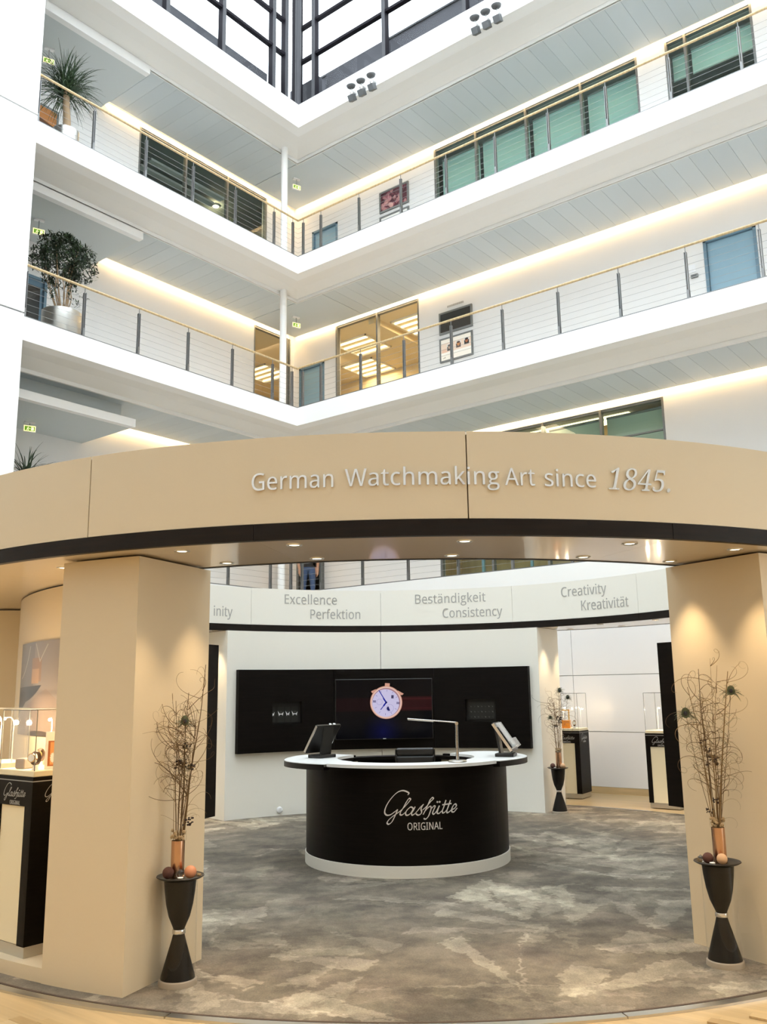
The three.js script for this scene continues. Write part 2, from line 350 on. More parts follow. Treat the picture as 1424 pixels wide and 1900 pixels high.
for (let i = 0; i < 3; i++) {
  wallRun(wallR, 'R', ZW - TH, ZR, LV[i].T, LV[i + 1].CE + 0.335, OPEN.R[i]);
  wallRun(wallL, 'L', XL, XW, LV[i].T, LV[i + 1].CE + 0.335, OPEN.L[i]);
}
// ground floor wall under the right gallery, in panels with open joints; and under the left gallery
{
  const w = struct('wall_back', 'white panelled ground floor wall behind the show cases', 'wall');
  part('wall_core', box(X0 + 0.03, X0 + 0.25, -0.01, 3.49, Z0 - 0.25, ZR), M.jointGrey, w);
  const hs = [[0.10, 0.995], [1.005, 1.945], [1.955, 3.49]], zs = []; for (let z = -7.33 - 2.4 * 3; z < ZR; z += 2.4) zs.push(z);
  for (const [h0, h1] of hs) for (const z of zs) { const z0 = Math.max(z, Z0) + 0.004, z1 = Math.min(z + 2.4, ZR) - 0.004; if (z1 > z0) part('panel', box(X0, X0 + 0.03, h0, h1, z0, z1), M.panelWall, w); }
  const b = struct('baseboard_right', 'pale wooden baseboard along the panelled wall', 'baseboard');
  part('board', box(X0 - 0.015, X0 + 0.03, -0.012, 0.095, Z0, ZR), M.railWood, b);
  const v = struct('wall_side', 'white ground floor wall below the left gallery', 'wall');
  part('wall_core', box(7.68, X0 + 0.03, -0.01, 3.49, Z0 - 0.25, Z0), M.whiteWall, v);
  // tall white wall at the left edge, in storey-high panels with dark joints
  const t = struct('wall_tower', 'tall white wall with dark joints at the left edge', 'wall');
  part('core', box(-1.7, 7.66, -0.01, 21, Z0 - 0.28, Z0 - 0.03), M.joint, t);
  for (const [h0, h1] of [[-0.01, 4.36], [4.39, 8.325], [8.355, 12.205], [12.235, 16.27], [16.3, 21]]) part('panel', box(-1.7, 7.69, h0, h1, Z0 - 0.04, Z0 + 0.015), M.white, t);
  part('edge_return', box(7.655, 7.69, -0.01, 21, Z0 - 0.30, Z0 - 0.04), M.white, t);
}
// ---- the sides of the hall behind the camera, and the entrance foyer under them
{
  const w = struct('wall_near', 'white hall walls beside and behind the viewer', 'wall');
  part('upper_wall', box(-1.8, -1.55, 3.49, 16.27, Z0, ZR + 0.25), M.whiteWall, w);
  part('upper_wall', box(-1.8, 21.5, 3.49, 16.27, ZR, ZR + 0.25), M.whiteWall, w);
  part('foyer_wall', box(-6, -5.8, -0.01, 3.6, -14.3, 6.5), M.whiteWall, w);
  part('foyer_wall', box(-6, 6.5, -0.01, 3.6, 6.3, 6.5), M.whiteWall, w); part('foyer_wall', box(10.5, 21.5, -0.01, 3.6, 6.3, 6.5), M.whiteWall, w); part('foyer_wall', box(6.5, 10.5, 2.9, 3.6, 6.3, 6.5), M.whiteWall, w);
  const en = struct('window_12', 'glazed street entrance behind the viewer on the right', 'window');
  for (let k = 0; k < 2; k++) { part('post', box(6.5 + k * 2 - 0.03, 6.5 + k * 2 + 0.03, -0.01, 2.9, 6.35, 6.45), M.mullionGrey, en); part('pane', new THREE.PlaneGeometry(1.94, 2.9).translate(7.5 + k * 2, 1.45, 6.4), M.glass, en); }
  part('foyer_wall', box(-6, -1.5, -0.01, 3.6, -14.3, -14.06), M.whiteWall, w);
  part('foyer_wall', box(14.6, 14.85, -0.01, 3.6, ZR, 6.5), M.whiteWall, w);
  const c = struct('ceiling_foyer', 'low white ceiling of the foyer behind the viewer', 'ceiling');
  part('foyer_ceiling', box(-6, -1.55, 3.35, 3.6, -14.3, 6.5), M.whiteWall, c);
  part('foyer_ceiling', box(-1.55, 14.85, 3.35, 3.6, ZR + 0.0, 6.5), M.whiteWall, c);
  const spots = [[-2.6, -2.2], [-2.6, -5.4], [-2.6, -8.6], [-2.6, 1.0], [0.6, 2.6], [3.8, 2.6], [7.0, 2.6]];
  for (const [i, [x, z]] of spots.entries()) {
    const l = thing('foyer_lamp', 'square warm ceiling lamp of the foyer behind the viewer', 'lamp', [x, 3.35, z], 0, 'foyer ceiling lamps');
    part('frame', box(-0.66, 0.66, -0.02, 0.0, -0.66, 0.66), M.white, l);
    part('diffuser', box(-0.6, 0.6, -0.03, -0.02, -0.6, 0.6), M.lampFace, l);
    rectLight(1.2, 1.2, WARM, 13, V(x, 3.30, z), V(x, 0, z + 0.0001));
  }
}
// ---- the glazed lantern over the hall
function clerestory(name, label, along, at, posts, trans, h0, h1) {
  const w = struct(name, label, 'window');
  const B = (p, q, y0, y1, d0, d1) => (along === 'z' ? box(at + d0, at + d1, y0, y1, p, q) : box(p, q, y0, y1, at - d1, at - d0));
  for (const p of posts) { part('mullion', B(p - 0.04, p + 0.04, h0, h1, -0.02, 0.14), M.mullion, w); part('mullion_cover', B(p - 0.045, p + 0.045, h0, h1, -0.045, -0.02), M.mullionGrey, w, 'grey inner face'); }
  for (const y of trans) part('transom', B(posts[0], posts[posts.length - 1], y - 0.035, y + 0.035, 0, 0.12), M.mullion, w);
  for (let i = 0; i + 1 < posts.length; i++) for (let j = 0; j + 1 < trans.length; j++) {
    const g = along === 'z' ? new THREE.PlaneGeometry(posts[i + 1] - posts[i] - 0.06, trans[j + 1] - trans[j] - 0.05).rotateY(Math.PI / 2).translate(at + 0.06, (trans[j] + trans[j + 1]) / 2, (posts[i] + posts[i + 1]) / 2)
      : new THREE.PlaneGeometry(posts[i + 1] - posts[i] - 0.06, trans[j + 1] - trans[j] - 0.05).translate((posts[i] + posts[i + 1]) / 2, (trans[j] + trans[j + 1]) / 2, at - 0.06);
    part('pane', g, M.glassRoof, w);
  }
  return w;
}
const TR = [16.32, 17.83, 18.83, 19.83, 20.9];
clerestory('window_1', 'glazed lantern side above the right gallery with dark bars', 'z', 14.92, [-14.40, -13.83, -11.54, -9.25, -6.96, -4.67, -2.4, -0.1, 1.75], TR, 16.27, 20.95);
clerestory('window_2', 'glazed lantern side above the left gallery with dark bars', 'x', -14.42, [-1.65, 0.6, 2.55, 4.2, 5.85, 7.5, 9.13, 10.76, 12.39, 14.05, 14.5], TR, 16.27, 20.95);
clerestory('window_3', 'glazed lantern side above the viewer on the left', 'z', -1.65, [-14.4, -11, -7.5, -4, -0.5, 1.75], TR, 16.27, 20.95);
clerestory('window_4', 'glazed lantern side above the viewer on the right', 'x', 1.78, [-1.65, 0.9, 4.4, 7.9, 11.4, 14.9], TR, 16.27, 20.95);
{
  const w = struct('corner_post', 'grey steel corner post of the glazed lantern', 'post');
  part('post', cyl(0.075, 0.075, 4.7, 16, 14.70, 16.27, -14.18), M.mullionGrey, w);
  part('corner_mullion', box(14.86, 15.02, 16.27, 20.95, -14.56, -14.40), M.mullion, w);
  const r = struct('window_5', 'glass roof of the hall on steel beams', 'window');
  for (let x = -1.65; x <= 15.1; x += 2.77) part('beam', box(x - 0.04, x + 0.04, 20.9, 21.1, -14.5, 1.85), M.mullionGrey, r);
  for (let z = -14.4; z < 2; z += 3.24) part('beam', box(-1.65, 15, 20.9, 21.05, z - 0.04, z + 0.04), M.mullionGrey, r);
  for (let x = -1.65; x < 14.8; x += 2.77) for (let z = -14.4; z < 1; z += 3.24) part('pane', new THREE.PlaneGeometry(2.69, 3.16).rotateX(Math.PI / 2).translate(x + 1.385, 21.0, z + 1.62), M.glassRoof, r);
  // metal parapet outside the lantern, seen through its lowest panes
  const p = struct('parapet', 'grey metal parapet outside the glazed lantern', 'parapet');
  part('parapet_wall', box(15.9, 16.1, 16.27, 17.95, -14.6, 1.5), M.parapet, p);
  part('parapet_cap', box(15.86, 16.14, 17.95, 18.0, -14.6, 1.5), M.mullionGrey, p);
  part('parapet_wall', box(15.30, 15.45, 16.27, 17.38, -13.75, -11.75), M.parapet, p);
  part('parapet_wall', box(15.30, 15.45, 16.27, 17.25, -11.4, -2), M.parapet, p);
  part('parapet_wall', box(2, 14.4, 16.27, 17.48, -15.1, -15.0), M.parapet, p);
  part('corner_plate', box(15.15, 15.3, 16.27, 17.35, -14.9, -13.9), M.parapet, p);
}
// ---- roof over the galleries and end closures
{
  const w = struct('wall_outer', 'outer walls and gallery ends beyond the rooms', 'wall');
  part('outer_wall', box(21.3, 21.5, -0.01, 16.27, -21.5, ZR), M.roomMid, w);
  part('outer_wall', box(4, 21.5, -0.01, 16.27, -21.5, -21.3), M.roomMid, w);
  part('end_wall', box(XL - 0.2, XL, -0.01, 16.27, -21.5, Z0 - 0.3), M.whiteWall, w);
  for (const L of LV) { part('room_floor', box(XW + TH, 21.3, L.T - 0.30, L.T - 0.002, -21.3, ZR), M.roomMid, w); part('room_floor', box(XL, XW + TH, L.T - 0.30, L.T - 0.002, -21.3, ZW - TH), M.roomMid, w); }
}
// ---- round white column and dropped ceilings at the left
{
  const c = thing('round_column', 'slim round white column near the gallery corner', 'column', [14.98, 3.93, -14.92]);
  part('shaft', cyl(0.085, 0.085, 11.72, 24), M.white, c);
}
for (const [i, h] of [[1, 7.14], [2, 11.34], [3, 15.36]]) {
  const d = struct('ceiling_drop', ['', 'grey dropped ceiling with white edge beside the lowest plant', 'grey dropped ceiling with white edge above the bushy tree', 'grey dropped ceiling with white edge above the palm'][i], 'ceiling');
  part('underside', box(XL, 10.78, h, h + 0.03, ZW, -15.14), M.dropGrey, d);
  part('side', box(XL, 10.74, h + 0.03, LV[i].CE, ZW, -15.45), M.dropGrey, d);
  part('edge_bar', box(XL, 10.79, h - 0.005, h + 0.165, -15.14, -15.0), M.white, d, 'white front edge');
}

// ================================================================ RAILINGS
const POSTX = [7.72, 8.90, 10.13, 11.37, 12.60, 13.83, 14.47], POSTZ = [-13.93, -13.35, -12.15, -10.93, -9.70, -8.47, -7.24, -6.01, -4.77, -3.53, -2.3, -1.07, 0.16, 1.39];
{
  const plate = new THREE.BoxGeometry(0.012, 0.86, 0.055);
  const postG = join([plate.clone().translate(-0.016, 0.43, 0), plate.clone().translate(0.016, 0.43, 0), box(-0.022, 0.022, 0, 0.16, -0.03, 0.03), cyl(0.008, 0.008, 0.15, 8, 0, 0.84, 0)]);
  const postGX = postG.clone(), postGZ = postG.clone().rotateY(Math.PI / 2);
  const circ = (o, h, r, n) => Array.from({ length: n }, (_, k) => [o + r * Math.cos(k / n * 6.2832), h + r * Math.sin(k / n * 6.2832)]);
  for (let i = 0; i < 3; i++) {
    const T = LV[i].T + 0.018;
    const t = thing('balcony_railing', ['steel cable railing of the lowest gallery, seen under the canopy', 'wooden handrail and steel cable railing of the middle gallery', 'wooden handrail and steel cable railing of the upper gallery'][i], 'railing', [0, 0, 0]);
    part('handrail', sweepL(circ(0.05, T + 1.0 - 0.02, 0.024, 12), 7.70, ZR - 0.02), M.railWood, t, 'round wooden handrail');
    for (const x of POSTX) part('post', postGX, M.steelDark, t).position.set(x, T, Z0 - 0.05);
    for (const z of POSTZ) part('post', postGZ, M.steelDark, t).position.set(X0 + 0.05, T, z);
    for (let k = 0; k < 6; k++) part('cable', sweepL(circ(0.05, T + 0.12 + k * 0.127, 0.0028, 5), 7.70, ZR - 0.02, true, false), M.cable, t);
  }
}
// ================================================================ THE ROUND PAVILION
const RO = 4.906, RI = 3.914, HS = 2.63, HB = 2.727, HT = 3.255;
{
  const cp = struct('floor_carpet', 'round grey brown carpet with brushed pale marks', 'carpet');
  const g = new THREE.CircleGeometry(4.815, 128).rotateX(-Math.PI / 2), p = g.attributes.position, uv = g.attributes.uv;
  for (let i = 0; i < p.count; i++) uv.setXY(i, p.getX(i) / 9.63 + 0.5, p.getZ(i) / 9.63 + 0.5);
  g.translate(CX, 0, CZ); part('carpet_pile', g, M.carpet, cp);
  part('carpet_edge', arcSolid(4.80, 4.818, 0, 360, -0.012, 0.002, 2, false), std(lin(0.07, 0.045, 0.03), 0.9), cp, 'dark bound edge');
  const st = struct('trim_1', 'grey metal edging strip round the carpet', 'trim');
  for (let a = 0; a < 360; a += 30) part('strip', arcSolid(4.822, 4.885, a + 9.05, a + 38.95, -0.012, 0.001), M.brushed, st);
}
const canopy = thing('pavilion_canopy', 'large beige ring canopy with chrome lettering and brown lower band', 'canopy', [0, 0, 0]);
for (let k = 0; k < 13; k++) {
  const w = 360 / 12.6, a0 = 138.3 + (k - 6) * w; if (k === 12) continue;
  part('outer_panel', arcSolid(RO - 0.04, RO, a0 + 0.045, a0 + w - 0.045, HB, HT), M.beige, canopy);
}
part('outer_panel', arcSolid(RO - 0.04, RO, 138.3 + 6 * 360 / 12.6 + 0.045, 138.3 - 6 * 360 / 12.6 + 360 - 0.045, HB, HT), M.beige, canopy);
for (let k = 0; k < 12; k++) part('outer_band', arcSolid(RO - 0.04, RO + 0.006, 153.2 + k * 30 + 0.02, 183.2 + k * 30 - 0.02, HS - 0.003, HB - 0.003), M.band, canopy);
for (let k = 0; k < 12; k++) part('inner_panel', arcSolid(RI, RI + 0.04, 287.8 + k * 30 + 0.03, 317.8 + k * 30 - 0.03, HB, HT + 0.015), M.ivory, canopy);
for (let k = 0; k < 12; k++) part('inner_band', arcSolid(RI - 0.006, RI + 0.04, 287.8 + k * 30 + 0.01, 317.8 + k * 30 - 0.01, HS - 0.003, HB - 0.003), M.band, canopy);
part('core', arcSolid(RI + 0.04, RO - 0.04, 0, 360, HS + 0.02, HT - 0.02, 2, false), M.band, canopy);
part('top_cover', arcSolid(RI + 0.002, RO - 0.002, 0, 360, HT - 0.02, HT - 0.004, 2, false), M.ivory, canopy);
for (let k = 0; k < 12; k++) part('soffit_panel', arcSolid(RI + 0.03, RO - 0.03, 123.2 + k * 30 + 0.015, 153.2 + k * 30 - 0.015, HS, HS + 0.02), M.soffit, canopy);
// ---- lettering: letters bent round the cylinder
function arcLetters(name, text, f, r, a0, a1, base, capH, out, depth, mat, parent, shear = 0) {
  const data = f.data, res = data.resolution, size = capH / 0.985;
  const adv = [...text].map((c) => (data.glyphs[c] ? data.glyphs[c].ha : 600) / res * size);
  const tot = adv.reduce((s, v) => s + v, 0), arc = Math.abs(a1 - a0) * D2R * r, k = arc / tot, sgn = Math.sign(a1 - a0);
  let x = 0;
  [...text].forEach((c, i) => {
    if (c !== ' ') {
      const g = new TextGeometry(c, { font: f, size, depth, curveSegments: 5, bevelEnabled: false });
      const p = g.attributes.position;
      for (let j = 0; j < p.count; j++) {
        const lx = (x + p.getX(j) + shear * p.getY(j)) * k, a = a0 + sgn * lx / r / D2R, q = pol(out ? r + p.getZ(j) : r - p.getZ(j), a, base + p.getY(j));
        p.setXYZ(j, q.x, q.y, q.z);
      }
      g.computeVertexNormals(); part(name, g, mat, parent);
    }
    x += adv[i];
  });
}
{
  const t = thing('chrome_lettering', 'chrome words German Watchmaking Art since 1845 on the beige canopy', 'lettering');
  const r = RO + 0.001, d = 0.012;
  arcLetters('letter', 'German', font, r, 153.45, 147.4, 2.928, 0.104, true, d, M.chrome, t);
  arcLetters('letter', 'Watchmaking', font, r, 146.75, 136.05, 2.928, 0.104, true, d, M.chrome, t);
  arcLetters('letter', 'Art', font, r, 135.7, 133.55, 2.924, 0.104, true, d, M.chrome, t);
  arcLetters('letter', 'since', font, r, 132.95, 129.0, 2.922, 0.104, true, d, M.chrome, t);
  arcLetters('letter', '1845.', fontSerif, r, 128.35, 123.1, 2.915, 0.135, true, d, M.chrome, t, 0.28);
  const grey = std(lin(0.42, 0.41, 0.38), 0.6);
  const u = thing('grey_lettering', 'grey words Excellence, Consistency and Creativity inside the far canopy', 'lettering');
  const R2 = RI - 0.001, e = 0.003, c = 0.140;
  arcLetters('letter', 'inity', font, R2, 278.6, 283.3, 2.832, c, false, e, grey, u);
  arcLetters('letter', 'Excellence', font, R2, 295.4, 307.9, 3.052, c, false, e, grey, u);
  arcLetters('letter', 'Perfektion', font, R2, 301.4, 313.3, 2.832, c, false, e, grey, u);
  arcLetters('letter', 'Beständigkeit', font, R2, 325.4, 341.8, 3.058, c, false, e, grey, u);
  arcLetters('letter', 'Consistency', font, R2, 331.7, 345.5, 2.832, c, false, e, grey, u);
  arcLetters('letter', 'Creativity', font, R2, 359.2, 370.2, 3.050, c, false, e, grey, u);
  arcLetters('letter', 'Kreativität', font, R2, 363.7, 375.5, 2.832, c, false, e, grey, u);
}
// ---- wall segments of the ring
const RW = 3.87, RP = 4.69;
{
  const b = struct('wall_pavilion_back', 'curved ivory back wall of the pavilion', 'wall');
  part('wall_panel', arcSolid(RW, RP, 281.9, 317.55, 0.0, HS - 0.004), M.ivory, b);
  part('wall_panel', arcSolid(RW, RP, 317.65, 353.5, 0.0, HS - 0.004), M.ivory, b);
  for (const [nm, lab, a0, a1] of [['wall_pavilion_left', 'beige left pillar and niche wall of the pavilion', 164.0, 230], ['wall_pavilion_right', 'beige right pillar of the pavilion', 46, 112.2]]) {
    const w = struct(nm, lab, 'wall'), L = nm.endsWith('left');
    part('pillar', arcSolid(RW, RP, L ? a0 : a1 - 8, L ? a0 + 8 : a1, 0.0, HS - 0.012), M.beige, w);
    part('pillar', arcSolid(RW, RP, L ? a1 - 8 : a0, L ? a1 : a0 + 8, 0.0, HS - 0.012), M.beige, w);
    part('niche_wall', arcSolid(RW, RW + 0.10, a0 + 8, a1 - 8, 0.0, HS - 0.012), M.beige, w);
    part('niche_floor', arcSolid(RW + 0.10, RP - 0.005, a0 + 8.05, a1 - 8.05, 0.0, 0.085), M.beige, w);
  }
}
// ---- black panels on the inner faces
function panelBlack(label, a0, a1, ra, rb) {
  const o = thing('wall_panel_black', label, 'panel', [0, 0, 0]);
  return [o, (h0, h1, b0, b1) => part('panel_board', arcSolid(ra, rb, b0, b1, h0, h1), M.black, o)];
}
const RB = 3.79;
{
  const [o, put] = panelBlack('long black wall panel around the screen on the back wall', 284.1, 351.4, RB, RW);
  const h0 = 0.89, h1 = 2.065;
  // boards leave openings for the screen's recess and two small niches
  put(h0, h1, 284.15, 292.3); put(h0, h1, 299.2, 306.6); put(h0, h1, 306.65, 329.55); put(h0, h1, 329.6, 336.7); put(h0, h1, 343.6, 351.4);
  put(h0, 1.285, 292.3, 299.2); put(1.60, h1, 292.3, 299.2); put(h0, 1.275, 336.7, 343.6); put(1.595, h1, 336.7, 343.6);
  for (const [a0, a1] of [[292.3, 299.2], [336.7, 343.6]]) part('niche_back', arcSolid(RW - 0.006, RW - 0.002, a0, a1, 1.27, 1.61), M.blackPlain, o);
  const [l, pl] = panelBlack('black wall panel edge behind the left pillar', 164.3, 228, 3.69, RW); pl(h0, 2.09, 164.5, 228);
  const [r, pr] = panelBlack('black wall panel edge beside the right pillar', 48, 111.8, 3.69, RW); pr(h0, 2.07, 48, 111.6);
}
// ---- recessed downlights with their own warm beams
{
  const ring = lathe([[0.030, 0.0], [0.046, -0.006], [0.050, -0.003], [0.050, 0.004]], 20), face = new THREE.CircleGeometry(0.031, 20).rotateX(Math.PI / 2).translate(0, -0.001, 0);
  const LAMP = (a, r, label, group, I) => {
    const p = pol(r, a, HS - 0.001), d = thing('downlight', label, 'lamp', [p.x, p.y, p.z], 0, group);
    part('trim_ring', ring, M.brushed, d); part('lamp_face', face, M.ledGlow, d);
    const s = new THREE.SpotLight(WARM, I, 0, 0.60, 0.6, 2); s.position.set(p.x, p.y - 0.02, p.z); s.target.position.set(p.x, 0, p.z); s.castShadow = true; s.shadow.radius = 1.2; s.name = 'downlight_beam'; scene.add(s); scene.add(s.target);
  };
  const I = 4.6;
  const words = ['right pillar', 'right pillar and the centre', 'middle of the entrance', 'left pillar and the centre', 'left pillar'];
  [114.8, 125.1, 138.2, 151.0, 160.2].forEach((a, i) => { LAMP(a, 4.68, 'downlight near the outer soffit edge, ' + (i % 2 ? 'between ' : 'by the ') + words[i], 'entrance downlights', I); LAMP(a, 4.09, 'downlight near the inner soffit edge, ' + (i % 2 ? 'between ' : 'by the ') + words[i], 'entrance downlights', I); });
  const nth = ['first', 'second', 'third', 'fourth', 'fifth'];
  [356.3, 366.6, 379.7, 392.5, 401.7].forEach((a, i) => { for (const r of [4.68, 4.09]) LAMP(a, r, 'downlight over the far right opening, ' + nth[i] + ' from the back wall, ' + (r > 4.3 ? 'outer row' : 'inner row'), 'far right downlights', I); });
  [279.2, 269, 256, 243, 232.5].forEach((a, i) => { for (const r of [4.68, 4.09]) LAMP(a, r, 'downlight over the far left opening, ' + nth[i] + ' from the back wall, ' + (r > 4.3 ? 'outer row' : 'inner row'), 'far left downlights', I); });
  for (const a of [175.0, 188, 200]) LAMP(a, 4.5, { 175: 'downlight over the left display niche beside the pillar', 188: 'second downlight of the left display niche, past the picture edge', 200: 'third downlight of the left display niche, farthest round' }[a], 'niche downlights', I);
}
// ================================================================ RECEPTION DESK
const AX = 138;                                             // the axis of the pavilion
const deskDir = rad(AX);
{
  const d = thing('reception_desk', 'round black reception desk with white counter and silver logo', 'desk', [0, 0, 0]);
  const k = (a, b) => [AX + a, AX + b];
  part('plinth', arcSolid(1.00, 1.085, ...k(-150, 150), 0.0, 0.11, 3), M.ivory, d, 'pale curved plinth');
  for (const [a, b] of [[-150, -104], [-103.9, -52.1], [-52, 38.98], [39, 52.08], [52.1, 103.9], [104, 150]]) part('body_panel', arcSolid(1.03, 1.075, ...k(a, b), 0.11, 1.0, 3), M.black, d);
  part('inner_wall', arcSolid(0.985, 1.0, ...k(-150, 150), 0.0, 0.98, 3), M.cream, d);
  const counter = (a0, a1, ri, ro, h0, h1, mat, nm) => {
    const q = new QB(), n = 40, up = V(0, 1, 0), dn = V(0, -1, 0);
    for (let i = 0; i < n; i++) {
      const a = a0 + (a1 - a0) * i / n, b = a0 + (a1 - a0) * (i + 1) / n, A = AX + a, B = AX + b;
      const oa = ro(a), ob = ro(b), ia = ri(a), ib = ri(b);
      q.quad(pol(ia, A, h1), pol(ib, B, h1), pol(ob, B, h1), pol(oa, A, h1), up); q.quad(pol(ia, A, h0), pol(ib, B, h0), pol(ob, B, h0), pol(oa, A, h0), dn);
      q.quad(pol(oa, A, h0), pol(ob, B, h0), pol(ob, B, h1), pol(oa, A, h1), [rad(A), rad(B), rad(B), rad(A)]); q.quad(pol(ia, A, h0), pol(ib, B, h0), pol(ib, B, h1), pol(ia, A, h1), [rad(A).negate(), rad(B).negate(), rad(B).negate(), rad(A).negate()]);
    }
    for (const a of [a0, a1]) { const A = AX + a; q.quad(pol(ri(a), A, h0), pol(ro(a), A, h0), pol(ro(a), A, h1), pol(ri(a), A, h1), V(-Math.sin(A * D2R), 0, Math.cos(A * D2R)).multiplyScalar(a === a0 ? -1 : 1)); }
    return part(nm, q.geo(), mat, d);
  };
  const wingO = (a) => { const t = Math.min(1, Math.max(0, (Math.abs(a) - 38) / 50)); const s = t * t * (3 - 2 * t); const e = Math.max(0, (Math.abs(a) - 118) / 14); return 1.12 + 0.19 * s - 0.22 * e * e; };
  const wingI = (a) => 0.74 + 0.10 * Math.max(0, 1 - (Math.abs(a) - 40) / 14);
  counter(-50, 50, () => 0.80, () => 1.12, 1.005, 1.035, M.counterWhite, 'counter_top');
  counter(-50, 50, () => 0.80, () => 1.117, 0.985, 1.005, M.black, 'counter_edge');
  for (const s of [-1, 1]) { counter(s * 50.4, s * 132, wingI, wingO, 1.003, 1.032, M.counterWhite, 'counter_wing'); counter(s * 50.4, s * 132, (a) => wingI(a) + 0.002, (a) => wingO(a) + 0.003, 0.972, 1.026, M.black, 'wing_edge'); }
  counter(133, 227, () => 0.93, () => 1.12, 0.94, 0.98, M.black, 'rear_top'); part('rear_body', arcSolid(1.03, 1.075, AX + 151, AX + 209, 0.11, 0.94, 3), M.black, d);
}
// ---- the script logo, drawn with a broad pen; map(u, v, depth) places it on a surface (u right, v up, metres)
const SCRIPT = [
  [[528, 208], [545, 186], [510, 160], [450, 147], [380, 170], [300, 240], [230, 330], [192, 410], [188, 462], [215, 489], [265, 485], [325, 448], [378, 408]],
  [[378, 408], [352, 465], [318, 535], [280, 592], [240, 615], [219, 600], [240, 560], [300, 508], [370, 462], [430, 418], [495, 356], [548, 298], [568, 268], [548, 257], [512, 298], [460, 385], [416, 452], [412, 482], [438, 486], [485, 452]],
  [[606, 398], [572, 377], [530, 402], [493, 452], [496, 486], [526, 489], [570, 455], [606, 398]],
  [[632, 372], [604, 425], [576, 470], [586, 490], [620, 474], [665, 430], [715, 375], [756, 342]],
  [[756, 342], [735, 368], [716, 408], [724, 450], [706, 480], [668, 491], [638, 470]],
  [[738, 424], [800, 372], [868, 302], [904, 268], [890, 254], [860, 276], [820, 350], [772, 440], [744, 486]],
  [[772, 440], [822, 392], [856, 374], [866, 396], [846, 460], [816, 520], [780, 549], [750, 540]],
  [[878, 402], [910, 371], [926, 376], [902, 430], [886, 470], [900, 487], [940, 454], [988, 376]],
  [[992, 370], [964, 434], [956, 474], [982, 479], [1024, 446]],
  [[967, 308], [957, 330]], [[1002, 308], [992, 330]],
  [[1096, 298], [1060, 390], [1034, 452], [1042, 476], [1072, 466], [1100, 440]],
  [[1167, 303], [1130, 390], [1104, 452], [1110, 477], [1142, 465], [1188, 432]],
  [[1034, 362], [1100, 357], [1182, 351]],
  [[1185, 440], [1232, 420], [1263, 386], [1250, 361], [1214, 380], [1185, 430], [1187, 466], [1218, 471], [1276, 420]],
];
function scriptGeo(map, sc, cx, cy, depth, seg = 1) {
  const q = new QB();
  for (const st of SCRIPT) {
    const c = new THREE.CatmullRomCurve3(st.map(([x, y]) => V((x - cx) * sc, (cy - y) * sc, 0))), n = Math.max(4, Math.round(st.length * 4 * seg)), L = [], Rr = [];
    for (let i = 0; i <= n; i++) {
      const p = c.getPoint(i / n), t = c.getTangent(i / n), ang = Math.atan2(t.y, t.x), w = sc * (4.2 + 6.5 * Math.abs(Math.sin(ang - 0.75))) * (st.length < 3 ? 1.6 : 1);
      L.push([p.x - t.y * w, p.y + t.x * w]); Rr.push([p.x + t.y * w, p.y - t.x * w]);
    }
    for (let i = 0; i < n; i++) {
      const a = map(...L[i], depth), b = map(...Rr[i], depth), e = map(...Rr[i + 1], depth), f = map(...L[i + 1], depth), a0 = map(...L[i], 0), b0 = map(...Rr[i], 0), e0 = map(...Rr[i + 1], 0), f0 = map(...L[i + 1], 0);
      const nn = a.clone().sub(a0).normalize(); q.quad(a, b, e, f, nn);
      q.quad(a0, a, f, f0, a.clone().sub(b).normalize()); q.quad(b0, b, e, e0, b.clone().sub(a).normalize());
    }
  }
  return q.geo();
}
function blockGeo(text, f, map, u0, u1, v0, capH, depth) {
  const size = capH / 0.985, g = new TextGeometry(text, { font: f, size, depth, curveSegments: 4, bevelEnabled: false });
  g.computeBoundingBox(); const b = g.boundingBox, p = g.attributes.position, k = (u1 - u0) / (b.max.x - b.min.x);
  for (let i = 0; i < p.count; i++) { const w = map(u0 + (p.getX(i) - b.min.x) * k, v0 + p.getY(i), p.getZ(i)); p.setXYZ(i, w.x, w.y, w.z); }
  g.computeVertexNormals(); return g;
}
{
  const r = 1.0755, a0 = 135.2, sc = 0.00066, map = (u, v, dp) => pol(r + dp, a0 - u / r / D2R, 0.645 + v);
  const t = thing('desk_logo', 'silver script logo Glashütte Original on the black desk front', 'lettering');
  part('script_lettering', scriptGeo(map, sc, 728, 380, 0.006), M.logoSilver, t);
  part('block_lettering', blockGeo('ORIGINAL', font, map, (515 - 728) * sc, (1028 - 728) * sc, (380 - 697) * sc, 0.066, 0.006), M.logoSilver, t);
}
